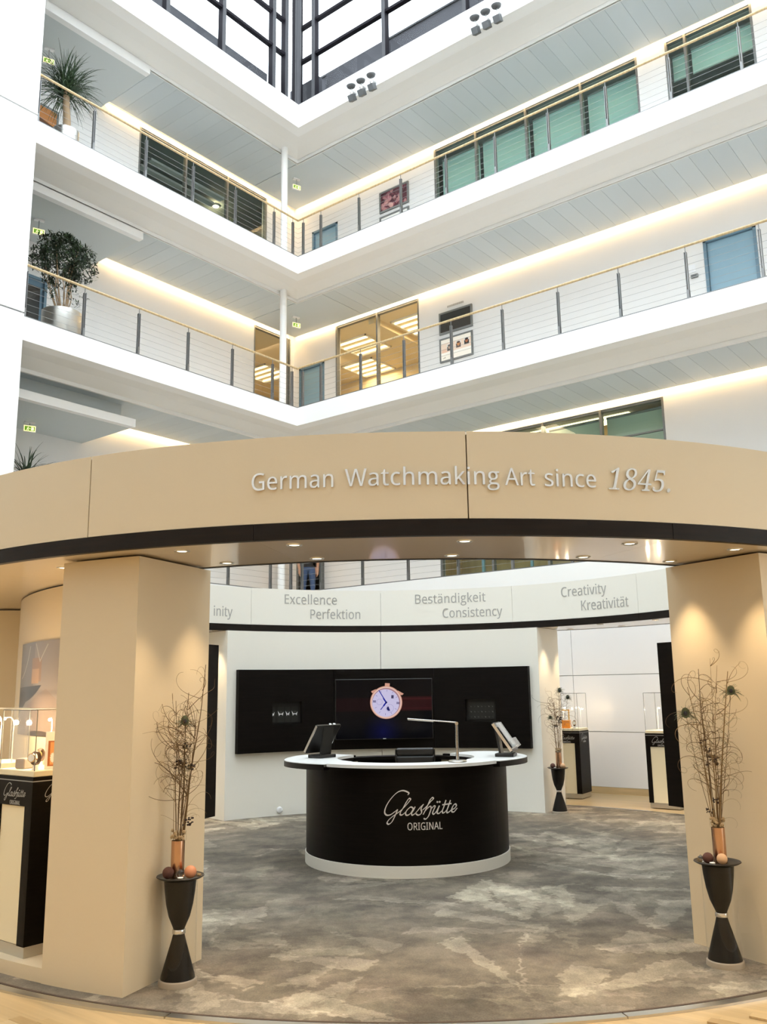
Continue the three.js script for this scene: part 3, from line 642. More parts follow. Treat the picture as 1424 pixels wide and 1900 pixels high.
// ================================================================ GALLERY WINDOWS, ROOMS, DOORS
// a glazed front on the right wall (along z) or the left wall (along x): posts, head, panes
function glazing(name, label, side, a0, a1, mull, h0, h1, glassMat, frameMat, headDrop = 0) {
  const w = struct(name, label, 'window');
  const B = (p, q, y0, y1, d0, d1) => (side === 'R' ? box(XW + d0, XW + d1, y0, y1, p, q) : box(p, q, y0, y1, ZW - d1, ZW - d0));
  part('head', B(a0, a1, h1 - 0.05, h1, 0.02, 0.12), frameMat, w); part('sill', B(a0, a1, h0, h0 + 0.05, 0.02, 0.12), frameMat, w);
  const e = [a0, ...mull, a1];
  for (const m of [a0 + 0.02, ...mull, a1 - 0.02]) part('post', B(m - 0.025, m + 0.025, h0, h1, 0.0, 0.12), frameMat, w);
  for (let i = 0; i + 1 < e.length; i++) {
    const wd = e[i + 1] - e[i] - 0.05, c = (e[i] + e[i + 1]) / 2, hh = h1 - h0 - 0.1;
    const g = new THREE.PlaneGeometry(wd, hh);
    if (side === 'R') g.rotateY(-Math.PI / 2).translate(XW + 0.05, (h0 + h1) / 2, c); else g.translate(c, (h0 + h1) / 2, ZW - 0.05);
    part('pane', g, glassMat, w);
  }
  if (headDrop) for (let i = 0; i + 1 < e.length; i++) part('transom', B(e[i] + 0.03, e[i + 1] - 0.03, h1 - headDrop - 0.03, h1 - headDrop, 0.03, 0.1), frameMat, w);
  return w;
}
function room(label, x0, x1, y0, y1, z0, z1, mat) {
  const r = struct('wall_room', label, 'room'); // ceiling and the three inner walls of a room behind glass
  part('room_ceiling', box(x0, x1, y1, y1 + 0.08, z0, z1), mat, r);
  return r;
}
// upper gallery, right: four-part and two-part glazing with green roller blinds
{
  const T = LV[2].T, top = 15.50;
  glazing('window_6', 'long green tinted window of the upper right gallery', 'R', -11.89, -6.37, [-10.63, -9.20, -7.75], T, top, M.glassGreen, M.frameGrey);
  glazing('window_7', 'shorter green tinted window at the right end of the upper gallery', 'R', -5.73, -3.90, [-5.30], T, 15.52, M.glassGreen, M.frameGrey);
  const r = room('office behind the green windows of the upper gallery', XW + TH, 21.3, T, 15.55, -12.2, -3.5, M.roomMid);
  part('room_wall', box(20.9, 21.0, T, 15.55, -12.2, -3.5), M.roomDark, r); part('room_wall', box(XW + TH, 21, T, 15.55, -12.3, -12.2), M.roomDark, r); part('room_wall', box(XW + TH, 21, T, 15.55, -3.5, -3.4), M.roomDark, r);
  const bl = [[-11.82, -10.68, 14.32], [-10.58, -9.25, 14.30], [-9.15, -7.80, 14.27], [-7.70, -6.42, 14.24], [-5.68, -5.34, 14.71], [-5.26, -3.95, 14.71]];
  const where = ['first from the picture', 'second from the picture', 'third from the picture', 'fourth from the picture', 'narrow one in the right hand window', 'wide one in the right hand window'];
  bl.forEach(([a, b, h], i) => { const o = thing('roller_blind', 'green roller blind of the upper gallery, ' + where[i], 'blind', [XW + 0.30, 0, 0], 0, 'upper gallery blinds'); part('cloth', box(-0.003, 0.003, h, top - 0.22, a, b), M.blind, o); part('roller', rod(V(0, top - 0.20, a), V(0, top - 0.20, b), 0.03, 10), M.frameGrey, o); part('bottom_bar', box(-0.008, 0.008, h - 0.03, h, a, b), M.frameGrey, o); });
  // a window ledge with papers and boxes
  const led = thing('window_ledge', 'long desk ledge inside the upper gallery windows', 'ledge', [XW + 0.7, 0, -8]); part('ledge_top', box(-0.35, 0.35, 13.86, 13.90, -3.9, 4.4), M.roomMid, led); for (const z of [-3.6, -1.6, 0.4, 2.4, 4.1]) part('leg', box(-0.3, 0.3, T, 13.86, z - 0.02, z + 0.02), M.frameGrey, led);
  const st = [[-11.7, 0.5, 0.09], [-11.15, 0.30, 0.05], [-10.75, 0.55, 0.07], [-10.1, 0.30, 0.14], [-9.75, 0.22, 0.2], [-9.05, 0.35, 0.05], [-8.3, 0.3, 0.06], [-6.8, 0.5, 0.09], [-5.4, 0.6, 0.14], [-4.6, 0.9, 0.16]];
  st.forEach(([z, w, h], i) => single('paper_stack', box(XW + 0.40, XW + 0.62, 13.90, 13.90 + h, z, z + w), i % 3 === 1 ? M.frameGrey : M.paper, ['flat paper stack in the left corner of the long upper window', 'thin grey folder beside the left paper stack in the upper window', 'long paper stack under the first blind', 'tall paper pile under the second blind', 'grey box under the second blind', 'thin paper stack under the third blind', 'small paper stack under the third blind', 'grey folder stack under the fourth blind', 'paper stack under the narrow right hand blind', 'long paper stack under the wide right hand blind'][i], 'papers', 'papers on the window ledge'));
}
// upper gallery, left: dark green glazing into an unlit office
{
  const T = LV[2].T;
  glazing('window_8', 'dark green glass front of the upper left gallery', 'L', 11.93, 16.28, [13.40, 14.82], T, 15.50, M.glassGreen, M.frameGrey);
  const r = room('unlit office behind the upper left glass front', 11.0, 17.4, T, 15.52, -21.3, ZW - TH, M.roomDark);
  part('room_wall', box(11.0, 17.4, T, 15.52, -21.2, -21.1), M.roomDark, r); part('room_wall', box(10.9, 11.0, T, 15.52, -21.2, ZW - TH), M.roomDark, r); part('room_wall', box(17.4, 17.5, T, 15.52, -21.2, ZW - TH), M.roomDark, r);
  part('shelf_row', [0, 1, 2, 3, 4].map((k) => box(12.9, 15.4, 15.40 - k * 0.001, 15.46, -19.6 + k * 0.42, -19.4 + k * 0.42)), M.roomMid, r);
  for (const [x, z] of [[15.6, -18.3], [15.9, -18.9]]) { const l = thing('office_lamp', x < 15.7 ? 'small warm ceiling lamp in the dark office, nearer the glass' : 'small warm ceiling lamp in the dark office, further in', 'lamp', [x, 15.52, z], 0, 'office lamps'); part('housing', cyl(0.09, 0.09, 0.04, 16, 0, -0.04, 0), M.white, l); part('lamp_face', new THREE.CircleGeometry(0.08, 16).rotateX(Math.PI / 2).translate(0, -0.042, 0), M.tubeGlow, l); const p = new THREE.PointLight(WARM, 2, 0, 2); p.position.set(x, 15.42, z); p.castShadow = true; p.name = 'office_lamp_light'; scene.add(p); }
}
// middle gallery: warm lit corner room behind glass on both sides
function trofferLamp(label, x, y, z, w, l, turn, I) {
  const o = thing('ceiling_lamp', label, 'lamp', [x, y, z], turn, 'corner room lamps');
  part('frame', [box(-w / 2, w / 2, -0.05, 0, -l / 2, -l / 2 + 0.03), box(-w / 2, w / 2, -0.05, 0, l / 2 - 0.03, l / 2), box(-w / 2, -w / 2 + 0.03, -0.05, 0, -l / 2, l / 2), box(w / 2 - 0.03, w / 2, -0.05, 0, -l / 2, l / 2)], M.white, o);
  for (let k = 0; k < 4; k++) part('tube', rod(V(-w / 2 + w * (k + 0.5) / 4, -0.03, -l / 2 + 0.05), V(-w / 2 + w * (k + 0.5) / 4, -0.03, l / 2 - 0.05), 0.035, 8), M.tubeGlow, o);
  rectLight(w, l, WARM, I, V(x, y - 0.09, z), V(x, y - 3, z + 0.0001));
}
{
  const T = LV[1].T;
  glazing('window_9', 'warm lit two part glass front of the middle right gallery', 'R', -15.31, -12.49, [-13.87], T, 11.56, M.glassWarm, M.frameGrey);
  glazing('window_10', 'narrow warm lit glass front beside the column of the middle gallery', 'L', 15.86, 17.26, [17.16], T, 11.56, M.glassWarm, M.frameGrey);
  const r = room('warm lit corner room of the middle gallery', XW + TH, 21.3, T, 11.56, -21.3, -12.2, M.roomWarm); part('room_ceiling', box(14.2, XW + TH, 11.56, 11.64, -21.3, ZW - TH), M.roomWarm, r);
  part('room_wall', box(21.1, 21.2, T, 11.56, -21.2, -12.2), M.roomWarm, r); part('room_wall', box(14.2, 21.2, T, 11.56, -21.2, -21.1), M.roomWarm, r); part('room_wall', box(XW + TH, 21.2, T, 11.56, -12.3, -12.2), M.roomWarm, r); part('room_wall', box(14.1, 14.2, T, 11.56, -21.2, ZW - TH), M.roomWarm, r);
  part('ceiling_bulkhead', box(XW + TH, 21.1, 11.40, 11.56, -14.3, -14.1), M.roomWarm, r);
  trofferLamp('louvred ceiling lamp behind the right pane of the warm room', 18.7, 11.56, -13.35, 1.2, 1.2, 0, 9);
  trofferLamp('louvred ceiling lamp behind the left pane of the warm room', 18.9, 11.56, -15.6, 1.2, 1.2, 0, 9);
  trofferLamp('louvred ceiling lamp behind the narrow glass front', 18.7, 11.56, -19.4, 1.2, 1.2, 0, 9); trofferLamp('louvred ceiling lamp deep inside the warm room, lower in its left pane', 20.4, 11.56, -16.6, 1.2, 1.2, 0, 9);
}
// lowest gallery, right: greenish glazing with blinds above and a warm wooden room below
{
  const T = LV[0].T;
  glazing('window_11', 'greenish window of the lowest right gallery above the canopy', 'R', -12.02, -6.37, [-10.58, -9.16, -7.77], T, 7.58, M.glassGreen, M.frameGrey, 0.66);
  const r = room('wood panelled room behind the lowest gallery window', XW + TH, 21.3, T, 7.6, -12.3, -6.0, M.roomMid);
  const wd = std(lin(0.58, 0.40, 0.20), 0.6, { map: woodTex });
  part('room_wall', box(18.6, 18.7, T, 7.6, -12.2, -6.1), wd, r); part('room_wall', box(XW + TH, 18.6, T, 7.6, -12.3, -12.2), wd, r); part('room_wall', box(XW + TH, 18.6, T, 7.6, -6.1, -6.0), wd, r);
  [[-11.97, -10.62], [-10.54, -9.20], [-9.12, -7.81], [-7.73, -6.42]].forEach(([a, b], i) => { const o = thing('roller_blind', 'greenish blind of the lowest gallery window, ' + ['farthest left', 'second from left', 'second from right', 'farthest right'][i], 'blind', [XW + 0.26, 0, 0], 0, 'lowest gallery blinds'); part('cloth', box(-0.003, 0.003, 5.6, 7.42, a, b), M.blindGrey, o); part('roller', rod(V(0, 7.44, a), V(0, 7.44, b), 0.03, 10), M.frameGrey, o); });
  for (const z of [-11.2, -9.9, -8.5, -7.2]) { const o = thing('blue_post', 'slim blue post inside the lowest gallery window near ' + { '-11.2': 'the person', '-9.9': 'the middle left pane', '-8.5': 'the middle right pane', '-7.2': 'the right pane' }[z], 'post', [XW + 0.6, T, z], 0, 'blue posts'); part('shaft', box(-0.03, 0.03, 0, 3.2, -0.03, 0.03), M.doorBlue, o); }
  rectLight(3.5, 0.5, WARM, 9, V(18.2, 7.5, -9.1), V(18.2, 3, -9.0999));
  const l = thing('ceiling_lamp', 'long ceiling lamp in the wood panelled room', 'lamp', [18.2, 7.6, -9.1]); part('diffuser', box(-1.75, 1.75, -0.05, 0, -0.25, 0.25).rotateY(Math.PI / 2), M.tubeGlow, l);
}
// doors
function door(name, label, side, a0, a1, h0, h1, glazed) {
  const w = struct(name, label, 'door');
  const B = (p, q, y0, y1, d0, d1) => (side === 'R' ? box(XW + d0, XW + d1, y0, y1, p, q) : box(p, q, y0, y1, ZW - d1, ZW - d0));
  part('door_frame', [B(a0, a0 + 0.06, h0, h1, -0.02, 0.14), B(a1 - 0.06, a1, h0, h1, -0.02, 0.14), B(a0, a1, h1 - 0.06, h1, -0.02, 0.14)], M.frameBlue, w);
  part('door_leaf', B(a0 + 0.065, a1 - 0.065, h0 + 0.01, h1 - 0.065, 0.05, 0.10), glazed ? M.frameBlue : M.doorBlue, w);
  if (glazed) part('door_pane', B(a0 + 0.13, a1 - 0.13, h0 + 0.25, h1 - 0.2, 0.035, 0.052), M.blackGloss, w);
  part('door_handle', side === 'R' ? [rod(V(XW + 0.0, h0 + 1.05, a1 - 0.14), V(XW + 0.05, h0 + 1.05, a1 - 0.14), 0.01), rod(V(XW, h0 + 1.05, a1 - 0.14), V(XW, h0 + 1.05, a1 - 0.27), 0.01)] : [rod(V(a1 - 0.12, h0 + 1.05, ZW), V(a1 - 0.12, h0 + 1.05, ZW - 0.05), 0.01), rod(V(a1 - 0.12, h0 + 1.05, ZW), V(a1 - 0.25, h0 + 1.05, ZW), 0.01)], M.steelBright, w);
}
door('door_1', 'blue door of the upper gallery near the corner', 'R', -16.18, -15.22, LV[2].T, 14.67);
door('door_2', 'dark blue door of the middle gallery in the corner', 'R', -16.67, -15.73, LV[1].T, 10.66);
door('door_3', 'light blue door at the right end of the middle gallery', 'R', -5.29, -4.25, LV[1].T, 10.68);
door('door_4', 'blue framed glass door behind the bushy tree', 'L', 9.15, 9.73, LV[1].T, 10.58, true);
{ // the doorway in which the person stands, lowest gallery
  const w = struct('door_5', 'open blue framed doorway of the lowest gallery', 'door');
  part('door_frame', [box(XW - 0.02, XW + 0.16, LV[0].T, 6.35, -16.74, -16.66), box(XW - 0.02, XW + 0.16, LV[0].T, 6.35, -15.82, -15.74), box(XW - 0.02, XW + 0.16, 6.27, 6.35, -16.74, -15.74)], M.frameGrey, w);
  part('door_leaf', box(XW + 0.16, XW + 0.95, LV[0].T + 0.01, 6.27, -15.82, -15.77), M.frameBlue, w);
  const r = room('dim passage behind the open doorway', XW + TH, 20, LV[0].T, 7.6, -17.6, -14.9, M.roomMid); part('room_wall', box(19.9, 20, LV[0].T, 7.6, -17.6, -14.9), M.roomDark, r);
}
// ================================================================ THINGS ON THE GALLERY WALLS
function wallBoard(name, label, cat, a0, a1, h0, h1, frameMat, faceMat, fr = 0.035, side = 'R') {
  const c = (a0 + a1) / 2, o = thing(name, label, cat, side === 'R' ? [XW, h0, c] : [c, h0, ZW], side === 'R' ? -Math.PI / 2 : 0);
  const w = a1 - a0, h = h1 - h0; // local: x right along wall, z out into the gallery
  part('frame', [box(-w / 2, w / 2, 0, fr, 0, 0.04), box(-w / 2, w / 2, h - fr, h, 0, 0.04), box(-w / 2, -w / 2 + fr, fr, h - fr, 0, 0.04), box(w / 2 - fr, w / 2, fr, h - fr, 0, 0.04)], frameMat, o);
  part('face', new THREE.PlaneGeometry(w - 2 * fr, h - 2 * fr).translate(0, h / 2, 0.03), faceMat, o);
  part('back', box(-w / 2 + fr, w / 2 - fr, fr, h - fr, 0, 0.02), M.blackPlain, o);
  return o;
}
{
  wallBoard('wall_screen', 'black switched off wall screen of the middle gallery', 'screen', -11.85, -10.88, 10.36, 10.935, M.frameGrey, M.blackGloss, 0.045);
  const posterTex = canvasTex(512, 330, (g, w, h) => {
    g.fillStyle = '#fdf6ea'; g.fillRect(0, 0, w, h); g.fillStyle = '#f3dcc8'; g.fillRect(0, 60, w, 150); g.fillStyle = '#fffaf2'; g.fillRect(0, 210, w, 26);
    g.fillStyle = '#f0c9b0'; g.fillRect(20, 150, 100, 56);
    [[100, 86, '#5c5048', '#b59a86'], [252, 74, '#5a4034', '#c88a58'], [390, 60, '#1a1616', '#a86a4c']].forEach(([x, y, a, b]) => { g.fillStyle = '#e9e4de'; g.fillRect(x, y, 92, 108); g.fillStyle = a; g.fillRect(x + 6, y + 40, 80, 66); g.fillStyle = b; g.beginPath(); g.ellipse(x + 46, y + 46, 26, 34, 0, 0, 6.3); g.fill(); g.fillStyle = a; g.beginPath(); g.ellipse(x + 46, y + 24, 30, 16, 0, 0, 6.3); g.fill(); });
    g.fillStyle = '#8a7a6a'; g.fillRect(30, 290, 40, 6); g.fillRect(60, 276, 14, 10);
  });
  wallBoard('info_board', 'lit poster board with small pictures below the black screen', 'poster', -11.855, -10.89, 9.635, 10.255, M.frameGrey, std(lin(1, 1, 1), 0.6, { map: posterTex }), 0.04);
  const pinkTex = canvasTex(256, 160, (g, w, h) => { g.fillStyle = '#5a2a36'; g.fillRect(0, 0, w, h); for (let i = 0; i < 70; i++) { g.globalAlpha = rr(0.25, 0.7); g.fillStyle = ['#c98a8e', '#8a4a55', '#3a1a26', '#e0b4aa'][Math.floor(rnd() * 4)]; g.beginPath(); g.ellipse(rr(0, w), rr(0, h), rr(8, 36), rr(6, 24), rr(0, 3), 0, 6.3); g.fill(); } });
  wallBoard('framed_picture', 'pink and brown framed picture of the upper gallery', 'picture', -13.69, -12.71, 14.33, 14.94, M.frameGrey, std(lin(1, 1, 1), 0.5, { map: pinkTex }), 0.05);
  wallBoard('framed_picture', 'pale board just below the pink picture of the upper gallery', 'picture', -13.69, -12.71, 13.60, 14.22, M.frameGrey, M.dial, 0.05);
  const brownTex = canvasTex(128, 160, (g, w, h) => { g.fillStyle = '#b9793e'; g.fillRect(0, 0, w, h); g.fillStyle = '#5d3a1c'; g.beginPath(); g.moveTo(0, 70); g.lineTo(w, 110); g.lineTo(w, 150); g.lineTo(0, 120); g.fill(); g.fillStyle = '#33302c'; g.fillRect(60, 110, 68, 50); });
  wallBoard('framed_picture', 'brown framed picture behind the palm', 'picture', 9.0, 9.74, 14.0, 14.66, M.frameGrey, std(lin(1, 1, 1), 0.5, { map: brownTex }), 0.05, 'L');
  const t = thing('wall_lettering', 'small grey lettering strip above the black screen', 'lettering', [XW - 0.004, 11.04, -11.37], -Math.PI / 2); part('raised_strip', Array.from({ length: 14 }, (_, k) => box(-0.24 + k * 0.035, -0.24 + k * 0.035 + 0.022, 0, 0.05, 0, 0.006)), M.jointGrey, t);
  const n = thing('door_plate', 'white name plate beside the light blue door', 'plate', [XW, 10.06, -5.55], -Math.PI / 2); part('plate', rbox(0.15, 0.17, 0.015, 0.005, 0, 0.085, 0.008), M.paper, n);
  const k = thing('card_reader', 'small grey card reader below the door plate', 'reader', [XW, 9.93, -5.51], -Math.PI / 2); part('case', rbox(0.15, 0.08, 0.04, 0.012, 0, 0.04, 0.02), M.frameGrey, k); part('slot', box(-0.05, 0.05, 0.035, 0.05, 0.039, 0.042), M.blackPlain, k);
}
// exit signs: small lit boxes hung from the ceilings
{
  const tex = canvasTex(256, 128, (g, w, h) => { g.fillStyle = '#f6f2c8'; g.fillRect(0, 0, w, h); g.fillStyle = '#4f7d1e'; g.fillRect(18, 16, 220, 96); g.fillStyle = '#f8f6d8'; g.fillRect(160, 28, 56, 72); g.beginPath(); g.arc(96, 38, 10, 0, 6.3); g.fill(); g.lineWidth = 11; g.strokeStyle = '#f8f6d8'; g.beginPath(); g.moveTo(92, 52); g.lineTo(84, 76); g.lineTo(104, 88); g.lineTo(96, 106); g.moveTo(84, 76); g.lineTo(58, 96); g.moveTo(66, 60); g.lineTo(92, 54); g.lineTo(118, 66); g.stroke(); g.beginPath(); g.moveTo(148, 64); g.lineTo(128, 50); g.lineTo(128, 78); g.fill(); });
  const face = std(lin(1, 1, 1), 0.5, { map: tex, emissive: lin(1, 0.93, 0.6), emissiveMap: tex, emissiveIntensity: 1.4 });
  const put = (label, x, y, z, ceil, turn) => {
    const o = thing('exit_sign', label, 'exit sign', [x, y, z], turn, 'lit exit signs');
    part('case', rbox(0.24, 0.135, 0.05, 0.008, 0, 0, 0), M.white, o);
    for (const s of [1, -1]) part('lit_face', new THREE.PlaneGeometry(0.225, 0.12).rotateY(s > 0 ? 0 : Math.PI).translate(0, 0, s * 0.0265), face, o);
    part('hanger', cyl(0.012, 0.012, ceil - y - 0.066, 8, 0, 0.066, 0), M.steel, o); part('base', box(-0.1, 0.1, ceil - y - 0.03, ceil - y, -0.04, 0.04), M.white, o);
  };
  const tw = -0.35;
  put('lit exit sign in the upper gallery half behind the palm', 8.92, 15.05, -16.0, 15.36, tw);
  put('lit exit sign at the corner of the upper gallery', 16.15, 15.30, -15.62, 15.56, tw);
  put('lit exit sign in the middle gallery by the bushy tree', 8.92, 11.06, -15.95, 11.34, tw);
  put('lit exit sign at the corner of the middle gallery', 16.3, 11.36, -15.75, 11.60, tw);
  put('lit exit sign in the lowest gallery above the leafy plant', 9.2, 7.0, -16.3, 7.14, tw);
}
// roof spotlights with mirror dishes
{
  const dish = lathe([[0.001, 0.0], [0.05, 0.004], [0.095, 0.035], [0.11, 0.075], [0.105, 0.077], [0.045, 0.012], [0.001, 0.008]], 28);
  const list = [[-12.18, 'left one of the left trio'], [-11.88, 'middle one of the left trio'], [-11.57, 'right one of the left trio'], [-8.71, 'left one of the right trio'], [-8.44, 'middle one of the right trio'], [-8.17, 'right one of the right trio']];
  for (const [z, w] of list) {
    const o = thing('roof_spotlight', 'grey spotlight with dish on the roof edge, ' + w, 'spotlight', [X0 - 0.0, 15.62, z], 0, 'roof edge spotlights');
    part('bracket', [box(-0.16, 0.02, 0.06, 0.09, -0.02, 0.02), cyl(0.018, 0.018, 0.16, 10, -0.15, 0.0, 0)], M.steel, o);
    part('dish', dish.clone().rotateZ(0.15).translate(-0.16, 0.13, 0), M.spotGrey, o);
    part('lamp_box', new RoundedBoxGeometry(0.15, 0.15, 0.15, 2, 0.01).rotateZ(0.5).translate(-0.13, -0.10, 0), M.spotGrey, o);
    part('lamp_neck', cyl(0.03, 0.045, 0.06, 12, -0.15, -0.03, 0), M.steelBright, o);
  }
}
// ================================================================ SHOW CASES
function flatMap(o, x0, y0, axis) { // lettering on a case: axis 'z' front face, 'x' right side face
  return (u, v, d) => (axis === 'z' ? V(x0 + u, y0 + v, o + d) : V(o + d, y0 + v, x0 - u));
}
const silverPrint = std(lin(0.42, 0.42, 0.41), 0.5);
function showCase(label, pos, turn, hb, group, lampI) {
  const o = thing('show_case', label, 'show case', pos, turn, group), w = 0.23, top = 1.65 - pos[1];
  part('plinth', box(-w + 0.01, w - 0.01, 0, 0.07, -w + 0.01, w - 0.01), M.brushed, o, 'grey metal plinth');
  part('body', [box(-w, w, hb - 0.19, hb, -w, w), box(-w, -w + 0.065, 0.07, hb - 0.19, -w, w), box(w - 0.085, w, 0.07, hb - 0.19, -w, w), box(-w + 0.065, w - 0.085, 0.07, hb - 0.19, -w, w - 0.03)], M.black, o, 'black cabinet body');
  part('front_insert', box(-w + 0.068, w - 0.088, 0.072, hb - 0.193, w - 0.03, w - 0.012), M.cream, o, 'cream front insert');
  part('joint_strip', [box(-w - 0.001, w + 0.001, hb - 0.03, hb - 0.024, w, w + 0.0015), box(w, w + 0.0015, hb - 0.03, hb - 0.024, -w, w)], M.jointGrey, o);
  part('tray', rbox(2 * w - 0.01, 0.04, 2 * w - 0.01, 0.006, 0, hb + 0.02, 0), M.cream, o, 'cream display tray');
  const gw = w - 0.012, h0 = hb + 0.04, gh = top - h0;
  for (const [dx, dz, ry] of [[0, gw, 0], [0, -gw, 0], [gw, 0, Math.PI / 2], [-gw, 0, Math.PI / 2]]) part('glass_pane', new THREE.PlaneGeometry(2 * gw, gh).rotateY(ry).translate(dx, h0 + gh / 2, dz), M.acrylic, o);
  part('glass_top', new THREE.PlaneGeometry(2 * gw, 2 * gw).rotateX(-Math.PI / 2).translate(0, top, 0), M.acrylic, o);
  const e = 0.0025; part('glass_edge', [[gw, gw], [gw, -gw], [-gw, gw], [-gw, -gw]].map(([x, z]) => box(x - e, x + e, h0, top, z - e, z + e)).concat([box(-gw, gw, top - e, top + e, gw - e, gw + e), box(-gw, gw, top - e, top + e, -gw - e, -gw + e), box(gw - e, gw + e, top - e, top + e, -gw, gw), box(-gw - e, -gw + e, top - e, top + e, -gw, gw)]), M.frameGrey, o, 'edges of the glass box');
  for (const [x, z, s] of [[-0.15, -0.12, 1], [0.15, -0.12, -1]]) {
    const arm = part('lamp_arm', tube([V(x, h0, z), V(x, h0 + 0.2, z), V(x, h0 + 0.30, z), V(x + s * 0.02, h0 + 0.335, z + 0.02), V(x + s * 0.05, h0 + 0.33, z + 0.05)], 0.004, 6, 18), M.white, o, 'thin white lamp arm');
    part('lamp_head', new THREE.SphereGeometry(0.011, 12, 8).translate(x + s * 0.052, h0 + 0.325, z + 0.052), M.ledGlow, arm);
    const p = new THREE.PointLight(WARM, lampI, 0, 2); p.position.set(x + s * 0.06, h0 + 0.30, z + 0.065); p.castShadow = true; p.name = 'show_case_light'; o.add(p);
  }
  const sc = 0.00025;
  for (const ax of ['z', 'x']) { const m = flatMap(w, ax === 'z' ? 0.01 : 0, hb - 0.105, ax); part('script_lettering', scriptGeo(m, sc, 728, 380, 0.0015, 0.6), silverPrint, o); part('block_lettering', blockGeo('ORIGINAL', font, m, -213 * sc, 300 * sc, -317 * sc, 0.026, 0.0015), silverPrint, o); }
  return { o, h: pos[1] + hb + 0.04 };
}
function watch(label, x, y, z, turn, s = 1) { // a wrist watch standing on a small ring stand
  const o = thing('wrist_watch', label, 'watch', [x, y, z], turn, 'watches on display');
  part('stand', cyl(0.018 * s, 0.012 * s, 0.03 * s, 16), M.white, o);
  part('strap', new THREE.TorusGeometry(0.032 * s, 0.007 * s, 8, 28).scale(1, 1, 1.8).rotateY(Math.PI / 2).translate(0, 0.062 * s, 0), M.strap, o);
  const c = part('watch_case', new THREE.CylinderGeometry(0.024 * s, 0.024 * s, 0.009 * s, 28).rotateX(Math.PI / 2).translate(0, 0.066 * s, 0.034 * s), M.gold, o); part('watch_dial', new THREE.CircleGeometry(0.020 * s, 24).translate(0, 0.066 * s, 0.0392 * s), M.dial, c);
}
{
  const q1 = showCase('show case in the left niche beside the beige pillar', [3.63, 0.085, -5.92], -Math.PI / 2, 1.125, 'niche show cases', 0.8);
  const p2 = pol(4.38, 190.0, 0.085), q2 = showCase('show case at the left picture edge in the niche', [p2.x, p2.y, p2.z], -Math.PI / 2 - 11.8 * D2R, 1.125, 'niche show cases', 0.8);
  watch('small watch on a ring stand in the niche show case, nearest the glass', 3.47, q1.h, -5.79, -1.2, 1.25); watch('watch on a ring stand at the back of the niche show case', 3.66, q1.h, -6.05, -1.0, 1.25); watch('watch on a ring stand in the show case at the left picture edge', p2.x - 0.05, q2.h, p2.z + 0.05, -1.2, 1.25);
  const bt = canvasTex(256, 256, (g, w, h) => { g.fillStyle = '#fff6e6'; g.fillRect(0, 0, w, h); g.fillStyle = '#b5622c'; g.fillRect(30, 60, 200, 180); g.fillStyle = '#e8a05c'; g.fillRect(60, 70, 60, 160); g.fillStyle = '#fff4e0'; g.beginPath(); g.ellipse(190, 130, 58, 66, 0, 0, 6.3); g.fill(); g.fillStyle = '#d89a60'; g.beginPath(); g.ellipse(196, 135, 26, 30, 0, 0, 6.3); g.fill(); g.fillStyle = '#fffbf0'; g.beginPath(); for (let k = 0; k < 24; k++) { const r = k % 2 ? 30 : 40; g.lineTo(100 + r * Math.cos(k * 0.2618), 180 + r * Math.sin(k * 0.2618)); } g.fill(); });
  const o = thing('display_print', 'bright orange and white print inside the niche show case', 'print', [3.585, q1.h, -5.745], -0.6); part('board', box(-0.065, 0.065, 0, 0.25, -0.006, 0), M.white, o); part('print_face', new THREE.PlaneGeometry(0.12, 0.24).translate(0, 0.125, 0.001), std(lin(1, 1, 1), 0.5, { map: bt }), o);
  const cu = thing('display_cushion', 'grey display block with a white cup in the niche show case', 'display block', [3.50, q1.h, -5.98], 0.2); part('block', rbox(0.09, 0.07, 0.09, 0.012, 0, 0.035, 0), std(lin(0.3, 0.25, 0.22), 0.7), cu);
  const nt = canvasTex(512, 512, (g, w, h) => {
    g.fillStyle = '#a59a92'; g.fillRect(0, 0, w, h); g.fillStyle = '#8d8580'; g.fillRect(0, 0, w * 0.45, h * 0.5); g.fillStyle = '#b08a66'; g.fillRect(200, 90, 120, 130); g.fillStyle = '#d3a878'; g.fillRect(205, 150, 90, 80);
    g.fillStyle = '#3a332c'; g.beginPath(); g.moveTo(0, 250); g.lineTo(330, 240); g.quadraticCurveTo(250, 310, 130, 330); g.quadraticCurveTo(60, 380, 10, 400); g.lineTo(0, 400); g.fill();
    g.fillStyle = '#a08f84'; g.beginPath(); g.moveTo(60, 400); g.quadraticCurveTo(260, 300, 380, 260); g.lineTo(512, 330); g.lineTo(512, 512); g.lineTo(40, 512); g.fill(); g.fillStyle = '#4a3c32'; g.beginPath(); g.ellipse(320, 505, 130, 22, 0, 0, 6.3); g.fill();
    g.strokeStyle = '#d8cfc4'; g.lineWidth = 8; g.beginPath(); g.moveTo(160, 20); g.quadraticCurveTo(120, 160, 30, 200); g.moveTo(240, 10); g.lineTo(300, 110); g.lineTo(380, 20); g.stroke();
  });
  const po = thing('niche_poster', 'grey brown poster of a close up on the niche wall', 'poster'); const pg = arcSolid(3.972, 3.978, 186.0, 201.0, 1.42, 2.19, 1.5), u = pg.attributes.uv, ps = pg.attributes.position;
  for (let i = 0; i < u.count; i++) { const a = (Math.atan2(ps.getZ(i) - CZ, ps.getX(i) - CX) / D2R + 360) % 360; u.setXY(i, 1 - (a - 186) / 15, (ps.getY(i) - 1.42) / 0.77); }
  part('print', pg, std(lin(0.6, 0.57, 0.54), 0.3, { map: nt }), po);
  const b1 = showCase('show case with amber display behind the small dried bouquet', [13.86, 0.0, -7.06], -Math.PI / 2 + 0.12, 1.05, 'show cases by the white wall', 0.3);
  const b2 = showCase('show case beside the right black panel by the white wall', [13.42, 0.0, -5.27], -Math.PI / 2, 1.06, 'show cases by the white wall', 0.3);
